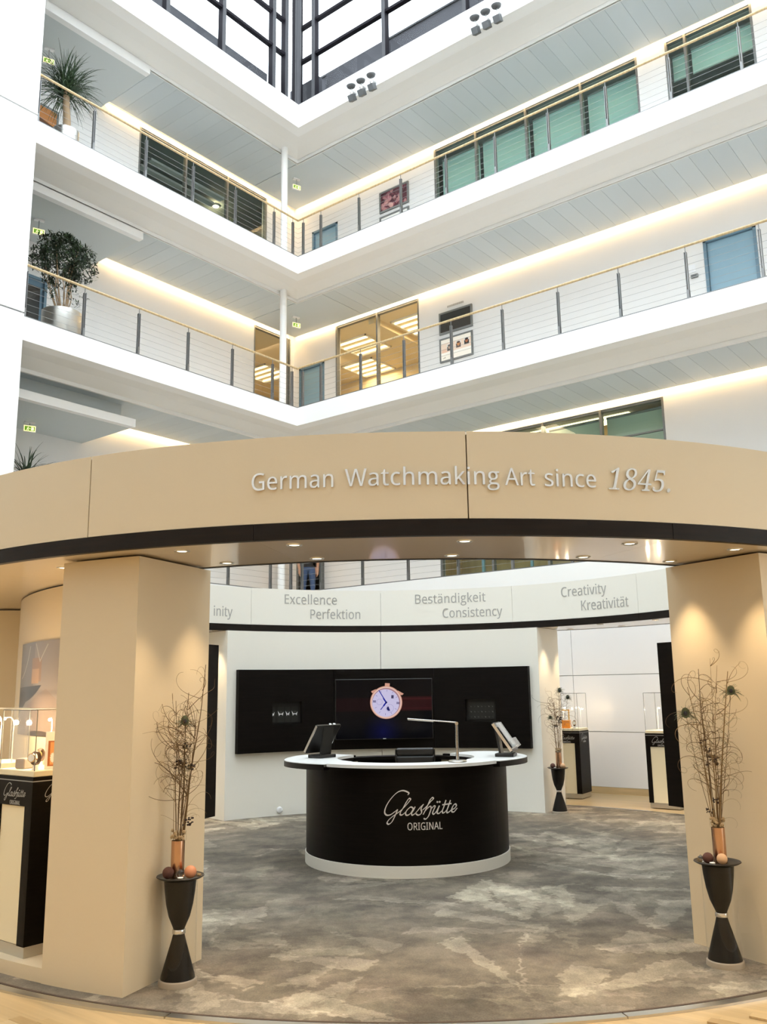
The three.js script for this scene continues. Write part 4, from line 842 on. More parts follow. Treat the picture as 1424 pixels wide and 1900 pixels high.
  const am = thing('amber_block', 'glowing amber display block in the far show case', 'display block', [13.78, b1.h, -7.12], -1.3); part('block', rbox(0.2, 0.13, 0.12, 0.01, 0, 0.065, 0), M.amber, am); part('gold_frame', [box(-0.09, -0.07, 0.13, 0.3, -0.01, 0.01), box(0.07, 0.09, 0.13, 0.3, -0.01, 0.01), box(-0.09, 0.09, 0.28, 0.3, -0.01, 0.01)], M.gold, am);
  watch('gold watch in the far show case next to the amber block', 13.76, b1.h, -6.93, -1.2, 1.3); watch('small watch in the show case beside the black panel', 13.34, b2.h, -5.16, -1.3, 1.3);
  const tl = thing('display_lamp', 'thin bright table lamp inside the case beside the black panel', 'lamp', [13.42, b2.h, -5.22]); part('base', cyl(0.03, 0.03, 0.008, 16), M.white, tl); part('stem', cyl(0.003, 0.003, 0.27, 8), M.white, tl); part('bulb', new THREE.SphereGeometry(0.024, 16, 12).translate(0, 0.28, 0), M.ledGlow, tl);
  const pt = new THREE.PointLight(WARM, 0.4, 0, 2); pt.position.set(13.42, b2.h + 0.28, -5.22); pt.castShadow = true; pt.name = 'display_lamp_light'; scene.add(pt);
}
// ================================================================ BACK WALL: SCREEN, NICHES, SOCKET
{
  const t = canvasTex(1024, 614, (g, w, h) => {
    g.fillStyle = '#020204'; g.fillRect(0, 0, w, h);
    const nv = g.createRadialGradient(500, 540, 10, 500, 540, 230); nv.addColorStop(0, '#0a0c3a'); nv.addColorStop(1, '#020204'); g.fillStyle = nv; g.fillRect(220, 380, 560, 234);
    g.fillStyle = '#2a0a0e'; g.fillRect(690, 180, 334, 150); g.fillStyle = '#3c1216'; g.fillRect(690, 196, 334, 18); g.fillRect(690, 300, 334, 8); g.fillStyle = '#150507'; g.fillRect(0, 190, 390, 140);
    const cx = 535, cy = 240, R = 172;
    g.fillStyle = '#e2a892'; g.save(); g.translate(cx, cy); g.rotate(0.08);
    g.fillRect(-26, -R - 30, 52, 44); g.beginPath(); g.moveTo(-R * 0.7, -R * 0.76); g.lineTo(-R * 0.98, -R * 0.62); g.lineTo(-R * 0.92, -R * 0.50); g.lineTo(-R * 0.62, -R * 0.6); g.fill(); g.beginPath(); g.moveTo(R * 0.66, -R * 0.78); g.lineTo(R * 1.06, -R * 0.6); g.lineTo(R * 0.96, -R * 0.5); g.lineTo(R * 0.7, -R * 0.55); g.fill();
    g.beginPath(); g.arc(0, 0, R, 0, 6.3); g.fill(); g.fillStyle = '#f6d2c4'; g.beginPath(); g.arc(0, 0, R * 0.95, 0, 6.3); g.fill(); g.fillStyle = '#b58892'; g.beginPath(); g.arc(0, 0, R * 0.88, 0, 6.3); g.fill();
    g.fillStyle = '#d9d2f4'; g.beginPath(); g.arc(-4, 6, R * 0.84, 0, 6.3); g.fill();
    g.strokeStyle = '#6a62a0'; g.lineWidth = 3; for (let k = 0; k < 12; k++) { const a = k * Math.PI / 6; g.beginPath(); g.moveTo(R * 0.66 * Math.cos(a), R * 0.66 * Math.sin(a)); g.lineTo(R * 0.78 * Math.cos(a), R * 0.78 * Math.sin(a)); g.stroke(); }
    g.fillStyle = '#3a3366'; for (const k of [-1, 1]) { g.fillRect(k * 126 - 14, -14, 6, 24); g.fillRect(k * 126 - 3, -14, 6, 24); g.fillRect(k * 126 + 8, -14, 6, 24); }
    g.strokeStyle = '#8a84c0'; g.lineWidth = 2; g.beginPath(); g.arc(-72, 0, 30, 0, 6.3); g.stroke(); g.beginPath(); g.arc(44, 58, 40, 0, 6.3); g.stroke(); g.fillStyle = '#1a1e66'; g.beginPath(); g.arc(34, 62, 24, 1, 4.4); g.fill(); g.fillStyle = '#4a446a'; g.fillRect(50, -80, 26, 34);
    g.strokeStyle = '#1420a0'; g.lineCap = 'round'; g.lineWidth = 9; g.beginPath(); g.moveTo(0, 0); g.lineTo(-84, -118); g.stroke(); g.lineWidth = 15; g.beginPath(); g.moveTo(0, 0); g.lineTo(-30, -38); g.moveTo(0, 0); g.lineTo(-24, 36); g.stroke(); g.lineWidth = 8; g.beginPath(); g.moveTo(0, 0); g.lineTo(-52, 78); g.stroke(); g.fillStyle = '#10186c'; g.beginPath(); g.arc(0, 0, 11, 0, 6.3); g.fill();
    g.restore();
  });
  const c = pol(3.70, 318.05, 1.03), o = thing('wall_screen', 'large wall screen showing a rose gold watch dial', 'screen', [c.x, c.y, c.z], Math.atan2(-Math.cos(318.05 * D2R), -Math.sin(318.05 * D2R)));
  part('housing', rbox(1.47, 0.885, 0.05, 0.008, 0, 0.4425, -0.02), M.blackPlain, o);
  part('screen_glass', new THREE.PlaneGeometry(1.44, 0.862).translate(0, 0.4425, 0.0065), phys(lin(0.004, 0.004, 0.005), 0.12, { specularIntensity: 0.35, emissive: lin(1, 1, 1), emissiveMap: t, emissiveIntensity: 0.85 }), o, 'lit picture of a watch');
  part('mark', box(-0.022, 0.022, 0.006, 0.014, 0.006, 0.008), M.white, o);
  const nl = canvasTex(256, 160, (g, w, h) => { g.fillStyle = '#070707'; g.fillRect(0, 0, w, h); for (const [x, bw] of [[-14, 40], [48, 64], [122, 50], [182, 66]]) { g.fillStyle = '#1b1c1a'; g.fillRect(x, 30, bw, 125); g.fillStyle = '#ffffff'; g.beginPath(); g.moveTo(x + 2, 62); g.lineTo(x + 20, 86); g.lineTo(x + bw - 20, 86); g.lineTo(x + bw - 6, 70); g.lineTo(x + bw - 14, 104); g.lineTo(x + bw - 20, 92); g.lineTo(x + 22, 92); g.lineTo(x + 16, 106); g.fill(); g.fillStyle = '#3a3a38'; g.fillRect(x + 20, 66, Math.max(4, bw - 40), 18); } });
  const nr = canvasTex(256, 160, (g, w, h) => { g.fillStyle = '#0c0c0c'; g.fillRect(0, 0, w, h); g.fillStyle = '#222220'; g.fillRect(6, 20, 244, 134); for (let j = 0; j < 3; j++) for (let i = 0; i < 7; i++) { g.fillStyle = ['#6a6a68', '#8a8a86', '#4a4a48'][(i * 5 + j) % 3]; g.beginPath(); g.moveTo(22 + i * 34, 46 + j * 42); g.lineTo(32 + i * 34, 60 + j * 42); g.lineTo(40 + i * 34, 44 + j * 42); g.lineTo(34 + i * 34, 54 + j * 42); g.fill(); } });
  for (const [a0, a1, tx, lab] of [[292.5, 299.0, nl, 'dark print with four watch clasps in the left wall niche'], [336.9, 343.4, nr, 'dark print with rows of small parts in the right wall niche']]) {
    const am = (a0 + a1) / 2, p = pol(RW - 0.022, am, 1.29), d = thing('niche_print', lab, 'print', [p.x, p.y, p.z], Math.atan2(-Math.cos(am * D2R), -Math.sin(am * D2R)), 'niche prints');
    part('board', box(-0.21, 0.21, 0, 0.30, -0.012, 0), M.blackPlain, d); part('print_face', new THREE.PlaneGeometry(0.41, 0.29).translate(0, 0.15, 0.001), std(lin(1, 1, 1), 0.35, { map: tx }), d);
  }
  const p = pol(RW - 0.001, 294.6, 0.075), so = thing('wall_socket', 'small round white socket low on the back wall', 'socket', [p.x, p.y, p.z], Math.atan2(-Math.cos(294.6 * D2R), -Math.sin(294.6 * D2R))); part('cover', lathe([[0.001, 0.018], [0.03, 0.018], [0.043, 0.012], [0.047, 0]], 24).rotateX(Math.PI / 2), M.white, so); part('core', new THREE.CircleGeometry(0.02, 16).translate(0, 0, 0.0185), M.soffitWhite, so);
}
// ================================================================ ON THE DESK
const U = V(0.7975, 0, -0.6034), S = V(0.6034, 0, 0.7975);
const dk = (s, f, h) => V(CX, h, CZ).addScaledVector(S, s).addScaledVector(U, f);
const yawTo = (s, f) => { const d = V(0, 0, 0).addScaledVector(S, s).addScaledVector(U, f); return Math.atan2(d.x, d.z); };
function monitor(label, s, f, yaw, tilt, clear) {
  const p = dk(s, f, 1.0325), o = thing('touch_monitor', label, 'monitor', [p.x, p.y, p.z], yaw);
  part('base', rbox(0.24, 0.035, 0.20, 0.008, 0, 0.0175, 0), M.blackPlain, o);
  part('stand_arm', box(-0.075, 0.075, 0, 0.30, -0.012, 0.012).rotateX(-0.16).translate(0, 0.03, -0.05), M.blackPlain, o);
  const m = new THREE.Matrix4().makeRotationX(-tilt).setPosition(0, 0.055, 0.095);
  const hd = part('display_body', rbox(0.36, 0.36, 0.028, 0.008, 0, 0.18, 0).applyMatrix4(m), M.blackPlain, o); part('display_glass', new THREE.PlaneGeometry(0.33, 0.32).translate(0, 0.18, 0.0145).applyMatrix4(m), M.blackGloss, hd);
  part('display_rim', box(-0.181, -0.178, 0.01, 0.35, -0.012, 0.016).applyMatrix4(m), M.steelBright, hd, 'thin bright edge'); part('display_rim', box(0.178, 0.181, 0.01, 0.35, -0.012, 0.016).applyMatrix4(m), M.steelBright, hd);
  if (clear) { part('brochure_holder', [box(-0.15, 0.15, 0.06, 0.34, 0.03, 0.033), box(-0.15, 0.15, 0.02, 0.035, 0.016, 0.07), box(-0.15, 0.15, 0.02, 0.12, 0.068, 0.071)].map((g) => g.applyMatrix4(m)), M.acrylic, o, 'clear brochure holder'); part('brochure', box(-0.11, 0.11, 0.04, 0.30, 0.02, 0.028).applyMatrix4(m), M.roomMid, o); }
  else part('cable_clip', [-0.08, -0.02].map((x) => rbox(0.03, 0.012, 0.02, 0.004, x, 0.366, 0).applyMatrix4(m)), M.white, o);
}
monitor('touch monitor seen from behind on the left desk wing', -0.92, 0.10, yawTo(-0.73, 0.62), 0.60, false);
monitor('touch monitor with clear brochure holder on the right desk wing', 1.08, -0.05, yawTo(0.95, -0.28), 0.60, true);
{
  const p = dk(0.515, -0.79, 1.035), o = thing('desk_lamp', 'slim steel desk lamp with a long flat arm', 'lamp', [p.x, p.y, p.z], Math.atan2(S.x, S.z) - Math.PI / 2);
  part('base', lathe([[0.001, 0.022], [0.085, 0.020], [0.092, 0.010], [0.092, 0]], 32), M.brushed, o); part('post', cyl(0.016, 0.013, 0.365, 16, 0, 0.02, 0), M.steelBright, o);
  part('joint', rod(V(0, 0.375, -0.02), V(0, 0.375, 0.02), 0.017, 14), M.steelBright, o); part('arm', rbox(0.50, 0.012, 0.03, 0.004, -0.245, 0, 0).rotateZ(-0.085).translate(0, 0.385, 0), M.steelBright, o); part('light_bar', rbox(0.26, 0.008, 0.022, 0.003, -0.36, -0.009, 0).rotateZ(-0.085).translate(0, 0.385, 0), M.white, o);
  const c = dk(0.10, 0.12, 0), ch = thing('office_chair', 'black leather office chair inside the round desk', 'chair', [c.x, 0, c.z], yawTo(0.0, -1));
  for (let k = 0; k < 5; k++) { const a = k * 1.2566 + 0.3; part('foot', rod(V(0, 0.09, 0), V(0.29 * Math.cos(a), 0.07, 0.29 * Math.sin(a)), 0.018, 8), M.steelBright, ch); part('castor', rod(V(0.29 * Math.cos(a), 0.03, 0.29 * Math.sin(a) - 0.015), V(0.29 * Math.cos(a), 0.03, 0.29 * Math.sin(a) + 0.015), 0.03, 12), M.blackPlain, ch); }
  part('column', cyl(0.03, 0.024, 0.40, 14, 0, 0.07, 0), M.steelBright, ch); part('seat', rbox(0.46, 0.09, 0.46, 0.035, 0, 0.52, 0), M.leather, ch);
  part('back_frame', [box(-0.215, -0.205, 0.5, 1.12, 0.20, 0.22), box(0.205, 0.215, 0.5, 1.12, 0.20, 0.22), box(-0.21, 0.21, 0.5, 0.53, 0.15, 0.22)], M.blackPlain, ch);
  for (let k = 0; k < 7; k++) part('back_pad', rbox(0.41, 0.084, 0.05, 0.022, 0, 0.60 + k * 0.082, 0.20), M.leather, ch);
  for (const s of [-1, 1]) part('armrest', [rbox(0.05, 0.03, 0.28, 0.012, s * 0.26, 0.72, 0), box(s * 0.26 - 0.01, s * 0.26 + 0.01, 0.52, 0.71, -0.01, 0.01), box(Math.min(s * 0.2, s * 0.27), Math.max(s * 0.2, s * 0.27), 0.50, 0.52, -0.01, 0.01)], M.blackPlain, ch);
}
// ================================================================ PEDESTALS WITH DRIED BOUQUETS
function curl(start, dir, len, turns, r, lean) { // a thin curling tendril
  const pts = [], n = 14; const side = V(-dir.z, 0, dir.x).normalize(), p = start.clone(), d = dir.clone().normalize();
  const ax = side.clone().multiplyScalar(rr(0.5, 1)).add(V(rr(-0.5, 0.5), rr(-0.5, 0.5), rr(-0.5, 0.5))).normalize(); let k = rr(-0.05, 0.05);
  for (let i = 0; i <= n; i++) { pts.push(p.clone()); p.addScaledVector(d, len / n); k += turns / n; d.applyAxisAngle(ax, k * (0.6 + 0.8 * i / n)); d.y -= lean * i / n; d.normalize(); }
  return tube(pts, r, 4, 26, 0.35);
}
function feather(parent, base, eye, size) {
  const f = part('peacock_feather', tube([base, base.clone().lerp(eye, 0.5).add(V(rr(-0.02, 0.02), 0.03, rr(-0.02, 0.02))), eye], 0.0022, 5, 18, 0.6), M.twig, parent, 'peacock feather');
  const barbs = []; for (let k = 0; k < 34; k++) { const a = -2.2 + 4.4 * k / 33, l = size * rr(0.8, 1.6), d = V(Math.sin(a) * l, Math.cos(a) * l, rr(-0.02, 0.03)); const o = eye.clone().add(V(0, -0.02, 0)); barbs.push(tube([o, o.clone().addScaledVector(d, 0.6).add(V(0, 0.006, 0)), o.clone().add(d).add(V(0, -0.012, 0))], 0.0017, 4, 6, 0.5)); }
  for (let k = 0; k < 26; k++) { const t = rr(0.45, 0.95), o = base.clone().lerp(eye, t), s = rnd() < 0.5 ? -1 : 1, l = rr(0.03, 0.09); barbs.push(tube([o, o.clone().add(V(s * l * 0.6, l * 0.5, rr(-0.02, 0.02))), o.clone().add(V(s * l, l * 0.35, rr(-0.03, 0.03)))], 0.001, 4, 6, 0.4)); }
  part('barbs', barbs, M.featherGreen, f);
  part('eye_fan', new THREE.SphereGeometry(size * 0.48, 18, 12).scale(1, 1.35, 0.22).translate(eye.x, eye.y, eye.z), M.featherGreen, f); part('eye_spot', new THREE.SphereGeometry(size * 0.27, 16, 10).scale(1, 1.15, 0.5).translate(eye.x, eye.y - size * 0.08, eye.z + size * 0.06), M.featherEye, f);
}
function pedestal(w, pos, cfg) {
  const turn = Math.atan2(-pos[0], -pos[2]), grp = 'pedestals with dried bouquets';
  const o = thing('flower_pedestal', 'black hourglass pedestal in a clear tube ' + w, 'pedestal', pos, turn, grp);
  part('base_disc', lathe([[0.001, 0.035], [0.108, 0.035], [0.116, 0.028], [0.118, 0.0]], 40), std(lin(0.30, 0.25, 0.19), 0.6), o, 'taupe base disc');
  part('upper_cone', lathe([[0.034, 0.315], [0.042, 0.335], [0.066, 0.39], [0.083, 0.46], [0.094, 0.54], [0.100, 0.605]], 40), M.blackFabric, o); part('lower_cone', lathe([[0.106, 0.036], [0.100, 0.06], [0.085, 0.11], [0.062, 0.19], [0.044, 0.25], [0.034, 0.29]], 40), M.blackFabric, o);
  part('waist_ring', lathe([[0.034, 0.288], [0.040, 0.290], [0.040, 0.313], [0.034, 0.315]], 32), M.steelBright, o, 'silver waist ring');
  part('clear_tube', new THREE.CylinderGeometry(0.107, 0.107, 0.568, 48, 1, true).translate(0, 0.320, 0), M.acrylic, o, 'clear acrylic tube');
  part('dish', lathe([[0.001, 0.608], [0.10, 0.608], [0.132, 0.614], [0.148, 0.624], [0.146, 0.629], [0.128, 0.620], [0.098, 0.615], [0.001, 0.615]], 48), M.blackPlain, o, 'wide dark dish');
  const wp = (x, y, z) => { const v = V(x, y, z).applyAxisAngle(V(0, 1, 0), turn); return [pos[0] + v.x, pos[1] + v.y, pos[2] + v.z]; };
  const v = thing('copper_vase', 'tall copper cylinder vase ' + w, 'vase', wp(cfg.vx, 0.616, -0.01), turn, 'copper vases');
  part('vase_body', lathe([[0.001, 0], [0.042, 0], [0.042, 0.22], [0.038, 0.22], [0.038, 0.01], [0.001, 0.01]], 36), M.copper, v);
  for (const [i, b] of cfg.balls.entries()) { const bo = thing('decor_ball', b[5] + ' ' + w, 'ball', wp(b[0], 0.618, b[1]), 0, 'decor balls'); part('ball', new THREE.SphereGeometry(b[2], 24, 16).translate(0, b[2], 0), b[3], bo); if (b[4]) part('nub', new THREE.SphereGeometry(b[2] * 0.35, 12, 8).translate(0, b[2] * 1.9, 0), b[3], bo); }
  const tl = thing('tea_light', 'small white tea light ' + w, 'candle', wp(cfg.tx, 0.618, 0.105), 0, 'tea lights'); part('cup', cyl(0.019, 0.019, 0.014, 20), M.steelBright, tl); part('wax', cyl(0.017, 0.017, 0.003, 20, 0, 0.0135, 0), M.white, tl);
  const ms = thing('dried_moss', 'pale dried moss on the dish ' + w, 'moss', wp(cfg.mx, 0.618, 0.03), 0, 'moss tufts'); ms.userData.kind = 'stuff'; part('tuft', Array.from({ length: 26 }, () => curl(V(rr(-0.01, 0.01), 0.004, rr(-0.01, 0.01)), V(rr(-1, 1), rr(0.3, 1), rr(-1, 1)), rr(0.03, 0.05), rr(1, 3), 0.0016, 0)), M.moss, ms);
  // bouquet
  const bq = thing('dried_bouquet', 'dried bouquet of curly twigs and peacock feathers ' + w, 'bouquet', wp(cfg.vx, 0.63, -0.01), turn, 'dried bouquets'), y0 = 0.0, H = cfg.H - 0.63;
  const tips = [];
  cfg.stems.forEach(([tx, ty, tz, r]) => { const a = V(rr(-0.018, 0.018), 0.02, rr(-0.018, 0.018)), b = V(tx - cfg.vx, ty - 0.63, tz), mid = a.clone().lerp(b, 0.5).add(V(rr(-0.02, 0.02), 0, rr(-0.02, 0.02))); part('branch', tube([a, a.clone().lerp(mid, 0.5).add(V(rr(-0.008, 0.008), 0, 0)), mid, mid.clone().lerp(b, 0.5).add(V(rr(-0.015, 0.015), 0, 0)), b], r, 6, 24, 0.35), rnd() < 0.6 ? M.twig : M.twigPale, bq); tips.push([a, mid, b]); });
  for (let pass = 0; pass < 3; pass++) { const cs = []; for (let k = 0; k < cfg.curls / 3; k++) { const [a, m, b] = tips[Math.floor(rnd() * tips.length)], t = rr(0.0, 0.95), s = m.clone().lerp(b, t), o2 = V(rr(-1, 1) + cfg.bias * 0.5, rr(0.0, 0.9), rr(-0.7, 0.9)); cs.push(curl(s, o2, rr(0.10, 0.42), rr(0.6, 3.2) * (rnd() < 0.5 ? -1 : 1) * 0.35, rr(0.0012, 0.0025), 0.10)); } part('tendrils', cs, pass ? M.twig : M.twigPale, bq).userData.kind = 'stuff'; }
  const wisps = []; for (let k = 0; k < 16; k++) { const [a, m, b] = tips[k % tips.length], s = a.clone().lerp(m, rr(0.6, 1)); const sg = rnd() < 0.5 ? -1 : 1; wisps.push(curl(s, V(sg * rr(0.4, 1), rr(0.6, 1), rr(-0.4, 0.4)), rr(0.12, 0.24), -sg * rr(0.1, 0.4), 0.0011, 0.18)); } part('grass_wisps', wisps, M.twigPale, bq).userData.kind = 'stuff';
  for (const [x, y, s] of cfg.dark) part('dark_blossom', Array.from({ length: 14 }, () => new THREE.IcosahedronGeometry(rr(0.006, 0.013) * s, 0).scale(1, rr(0.5, 1), 1).translate(x - cfg.vx + rr(-0.03, 0.03) * s, y - 0.63 + rr(-0.025, 0.025) * s, rr(-0.02, 0.03))), M.darkFlower, bq, 'dark dried blossom');
  part('moss_collar', Array.from({ length: 44 }, () => new THREE.IcosahedronGeometry(rr(0.006, 0.014), 0).translate(rr(-0.04, 0.04), 0.215 + rr(0, 0.05), rr(-0.035, 0.035))), M.moss, bq, 'pale moss at the vase mouth');
  part('glass_sleeve', new THREE.CylinderGeometry(0.05, 0.05, 0.06, 28, 1, true).translate(0, 0.235, 0), M.acrylic, bq);
  for (const [x, y, z, s] of cfg.eyes) feather(bq, V(0, 0.1, 0.01), V(x - cfg.vx, y - 0.63, z), s);
}
const st = (n, spread, lo, hi) => Array.from({ length: n }, () => [rr(-spread, spread), rr(lo, hi), rr(-0.08, 0.08), rr(0.0022, 0.0045)]);
pedestal('beside the left pillar', [3.863, 0, -4.713], { vx: -0.02, H: 1.93, tx: 0.0, mx: 0.115, bias: -0.4, curls: 120, dark: [[-0.02, 1.30, 1.2], [0.02, 1.42, 0.8], [0.05, 1.28, 0.9], [0.035, 0.95, 1.0]], eyes: [[0.0, 1.575, 0.03, 0.05]], stems: [[0.125, 1.93, 0.0, 0.006], [0.02, 1.75, 0.02, 0.005], [-0.06, 1.70, 0.0, 0.004], ...st(9, 0.09, 1.35, 1.72)], balls: [[-0.075, 0.045, 0.036, M.ballDark, false, 'dark brown decor ball'], [0.06, 0.06, 0.038, M.ballOrange, false, 'orange decor ball'], [0.0, 0.06, 0.026, M.glassBall, true, 'clear glass decor ball']] });
pedestal('beside the right pillar', [6.17, 0, -2.14], { vx: 0.02, H: 1.9, tx: -0.03, mx: -0.11, bias: 0.25, curls: 110, dark: [[0.02, 1.26, 1.2], [-0.03, 1.38, 0.7], [0.0, 1.33, 0.7], [0.03, 1.0, 0.8], [-0.02, 0.94, 0.7]], eyes: [[-0.125, 1.57, 0.03, 0.055], [0.175, 1.715, 0.0, 0.05]], stems: [[-0.10, 1.74, 0.0, 0.006], [-0.02, 1.86, 0.0, 0.006], [0.165, 1.84, 0.0, 0.008], [0.10, 1.88, 0.03, 0.004], [0.06, 1.93, -0.02, 0.003], ...st(6, 0.08, 1.3, 1.7)], balls: [[-0.055, 0.05, 0.034, M.ballDark, false, 'dark brown decor ball'], [0.03, 0.07, 0.034, M.ballTan, false, 'tan decor ball'], [-0.10, 0.03, 0.022, M.glassBall, true, 'clear glass decor ball']] });
pedestal('by the far right opening', [11.94, 0, -6.31], { vx: 0.02, H: 1.7, tx: -0.04, mx: 0.10, bias: 0.1, curls: 75, dark: [[0.05, 1.32, 1.2], [0.0, 1.2, 1.0], [0.06, 1.26, 0.8]], eyes: [[0.08, 1.71, 0.03, 0.055], [0.19, 1.61, 0.0, 0.05], [-0.07, 1.33, 0.03, 0.04]], stems: [[0.06, 1.68, 0, 0.004], [-0.02, 1.6, 0, 0.004], [0.1, 1.62, 0, 0.004], ...st(6, 0.07, 1.3, 1.6)], balls: [[-0.07, 0.04, 0.036, M.ballDark, false, 'dark brown decor ball'], [0.07, 0.05, 0.036, M.ballTan, false, 'tan decor ball']] });

// ================================================================ GALLERY PLANTS
function strap(base, dir, len, w, droop) { // a long arching leaf
  const q = new QB(), n = 8, d = dir.clone().normalize(), p = base.clone(), side = V(-d.z, 0, d.x).normalize(); let prev = null;
  for (let i = 0; i <= n; i++) { const t = i / n, ww = w * (1 - t * t) + 0.0015, a = p.clone().addScaledVector(side, ww), b = p.clone().addScaledVector(side, -ww); if (prev) { const nn = V(0, 0, 0).crossVectors(b.clone().sub(prev[0]), a.clone().sub(prev[1])).normalize(); q.quad(prev[0], prev[1], b, a, nn.lengthSq() ? nn : V(0, 1, 0)); } prev = [a, b]; p.addScaledVector(d, len / n); d.y -= droop * (0.3 + t); d.normalize(); }
  return q.geo();
}
function planter(o, r, h, d) { const p = part('planter', lathe([[0.001, -d], [r, -d], [r, h - d], [r - 0.02, h - d], [r - 0.02, h - 0.06 - d], [0.001, h - 0.06 - d]], 48), M.brushed, o, 'brushed steel planter'); part('soil', new THREE.CircleGeometry(r - 0.02, 32).rotateX(-Math.PI / 2).translate(0, h - 0.055 - d, 0), M.soil, p); }
{
  const p = thing('ponytail_palm', 'ponytail palm with long drooping leaves in the upper gallery', 'plant', [8.86, LV[2].T + 0.74, -15.05]); planter(p, 0.26, 0.80, 0.74);
  part('trunk', tube([V(0, 0, 0), V(0.01, 0.3, 0), V(-0.02, 0.6, 0.0), V(-0.05, 0.95, 0.02)], 0.085, 12, 20, 0.7), M.bark, p);
  for (const [m, n] of [[M.leaf, 230], [M.leafLite, 110]]) { const L = []; for (let i = 0; i < n; i++) { const a = rr(0, 6.283), e = rr(-0.15, 1.3); L.push(strap(V(-0.05 + rr(-0.12, 0.12), rr(0.80, 1.10), rr(-0.1, 0.1)), V(Math.cos(a) * Math.cos(e), Math.sin(e), Math.sin(a) * Math.cos(e)), rr(0.55, 0.9), rr(0.006, 0.011), rr(0.13, 0.30))); } part('leaves', L, m, p).userData.kind = 'stuff'; }
  const b = thing('bushy_tree', 'bushy small leaved tree with many stems in the middle gallery', 'plant', [8.92, LV[1].T + 0.64, -14.90]); planter(b, 0.37, 0.70, 0.64);
  const leaves = [], ends = [];
  for (let i = 0; i < 13; i++) {
    const a = rr(0, 6.283), s = V(Math.cos(a) * rr(0.02, 0.14), 0, Math.sin(a) * rr(0.02, 0.14)), rad2 = rr(0.15, 0.6), e = V(Math.cos(a) * rad2 - 0.05, rr(0.75, 1.35), Math.sin(a) * rad2 * 0.8);
    const m1 = s.clone().lerp(e, 0.4).add(V(rr(-0.08, 0.08), 0.05, rr(-0.05, 0.05))); part('stem', tube([s, m1, s.clone().lerp(e, 0.75).add(V(rr(-0.05, 0.05), 0.04, 0)), e], rr(0.012, 0.022), 6, 16, 0.4), M.bark, b);
    for (let k = 0; k < 9; k++) ends.push(m1.clone().lerp(e, rr(0.55, 1.1)));
  }
  for (let i = 0; i < 260; i++) { const a = rr(0, 6.283), c = rr(-0.45, 1), rho = Math.sqrt(1 - c * c) * rr(0.45, 1); ends.push(V(Math.cos(a) * rho * 0.70 - 0.04, 1.12 + c * 0.50, Math.sin(a) * rho * 0.55)); }
  for (let i = 0; i < 7; i++) ends.push(V(rr(-0.5, 0.55), rr(0.15, 0.55), rr(0, 0.35)));
  for (const [m, f] of [[M.leafBush, 0.75], [M.leafLite, 1]]) {
    const L = []; for (const e of ends) for (let k = 0; k < 11; k++) { if ((rnd() < 0.78) !== (m === M.leafBush)) continue; const d = V(rr(-1, 1), rr(-0.5, 1), rr(-1, 1)); L.push(strap(e.clone().add(V(rr(-0.06, 0.06), rr(-0.06, 0.06), rr(-0.06, 0.06))), d, rr(0.05, 0.10), rr(0.008, 0.014), 0.05)); }
    part('leaves', L, m, b).userData.kind = 'stuff';
  }
  const s = thing('leafy_plant', 'arching strap leaved plant in the lowest gallery', 'plant', [8.58, LV[0].T + 0.68, -15.25]); planter(s, 0.27, 0.74, 0.68); part('trunk', tube([V(0, 0, 0), V(0.02, 0.5, 0), V(0, 1.10, 0)], 0.05, 10, 12, 0.8), M.bark, s);
  const L = []; for (let i = 0; i < 90; i++) { const a = rr(0, 6.283), e = rr(0.1, 1.4); L.push(strap(V(rr(-0.05, 0.05), rr(1.0, 1.2), rr(-0.05, 0.05)), V(Math.cos(a) * Math.cos(e), Math.sin(e), Math.sin(a) * Math.cos(e)), rr(0.45, 0.8), rr(0.010, 0.016), rr(0.12, 0.28))); } part('leaves', L, M.leaf, s).userData.kind = 'stuff';
}
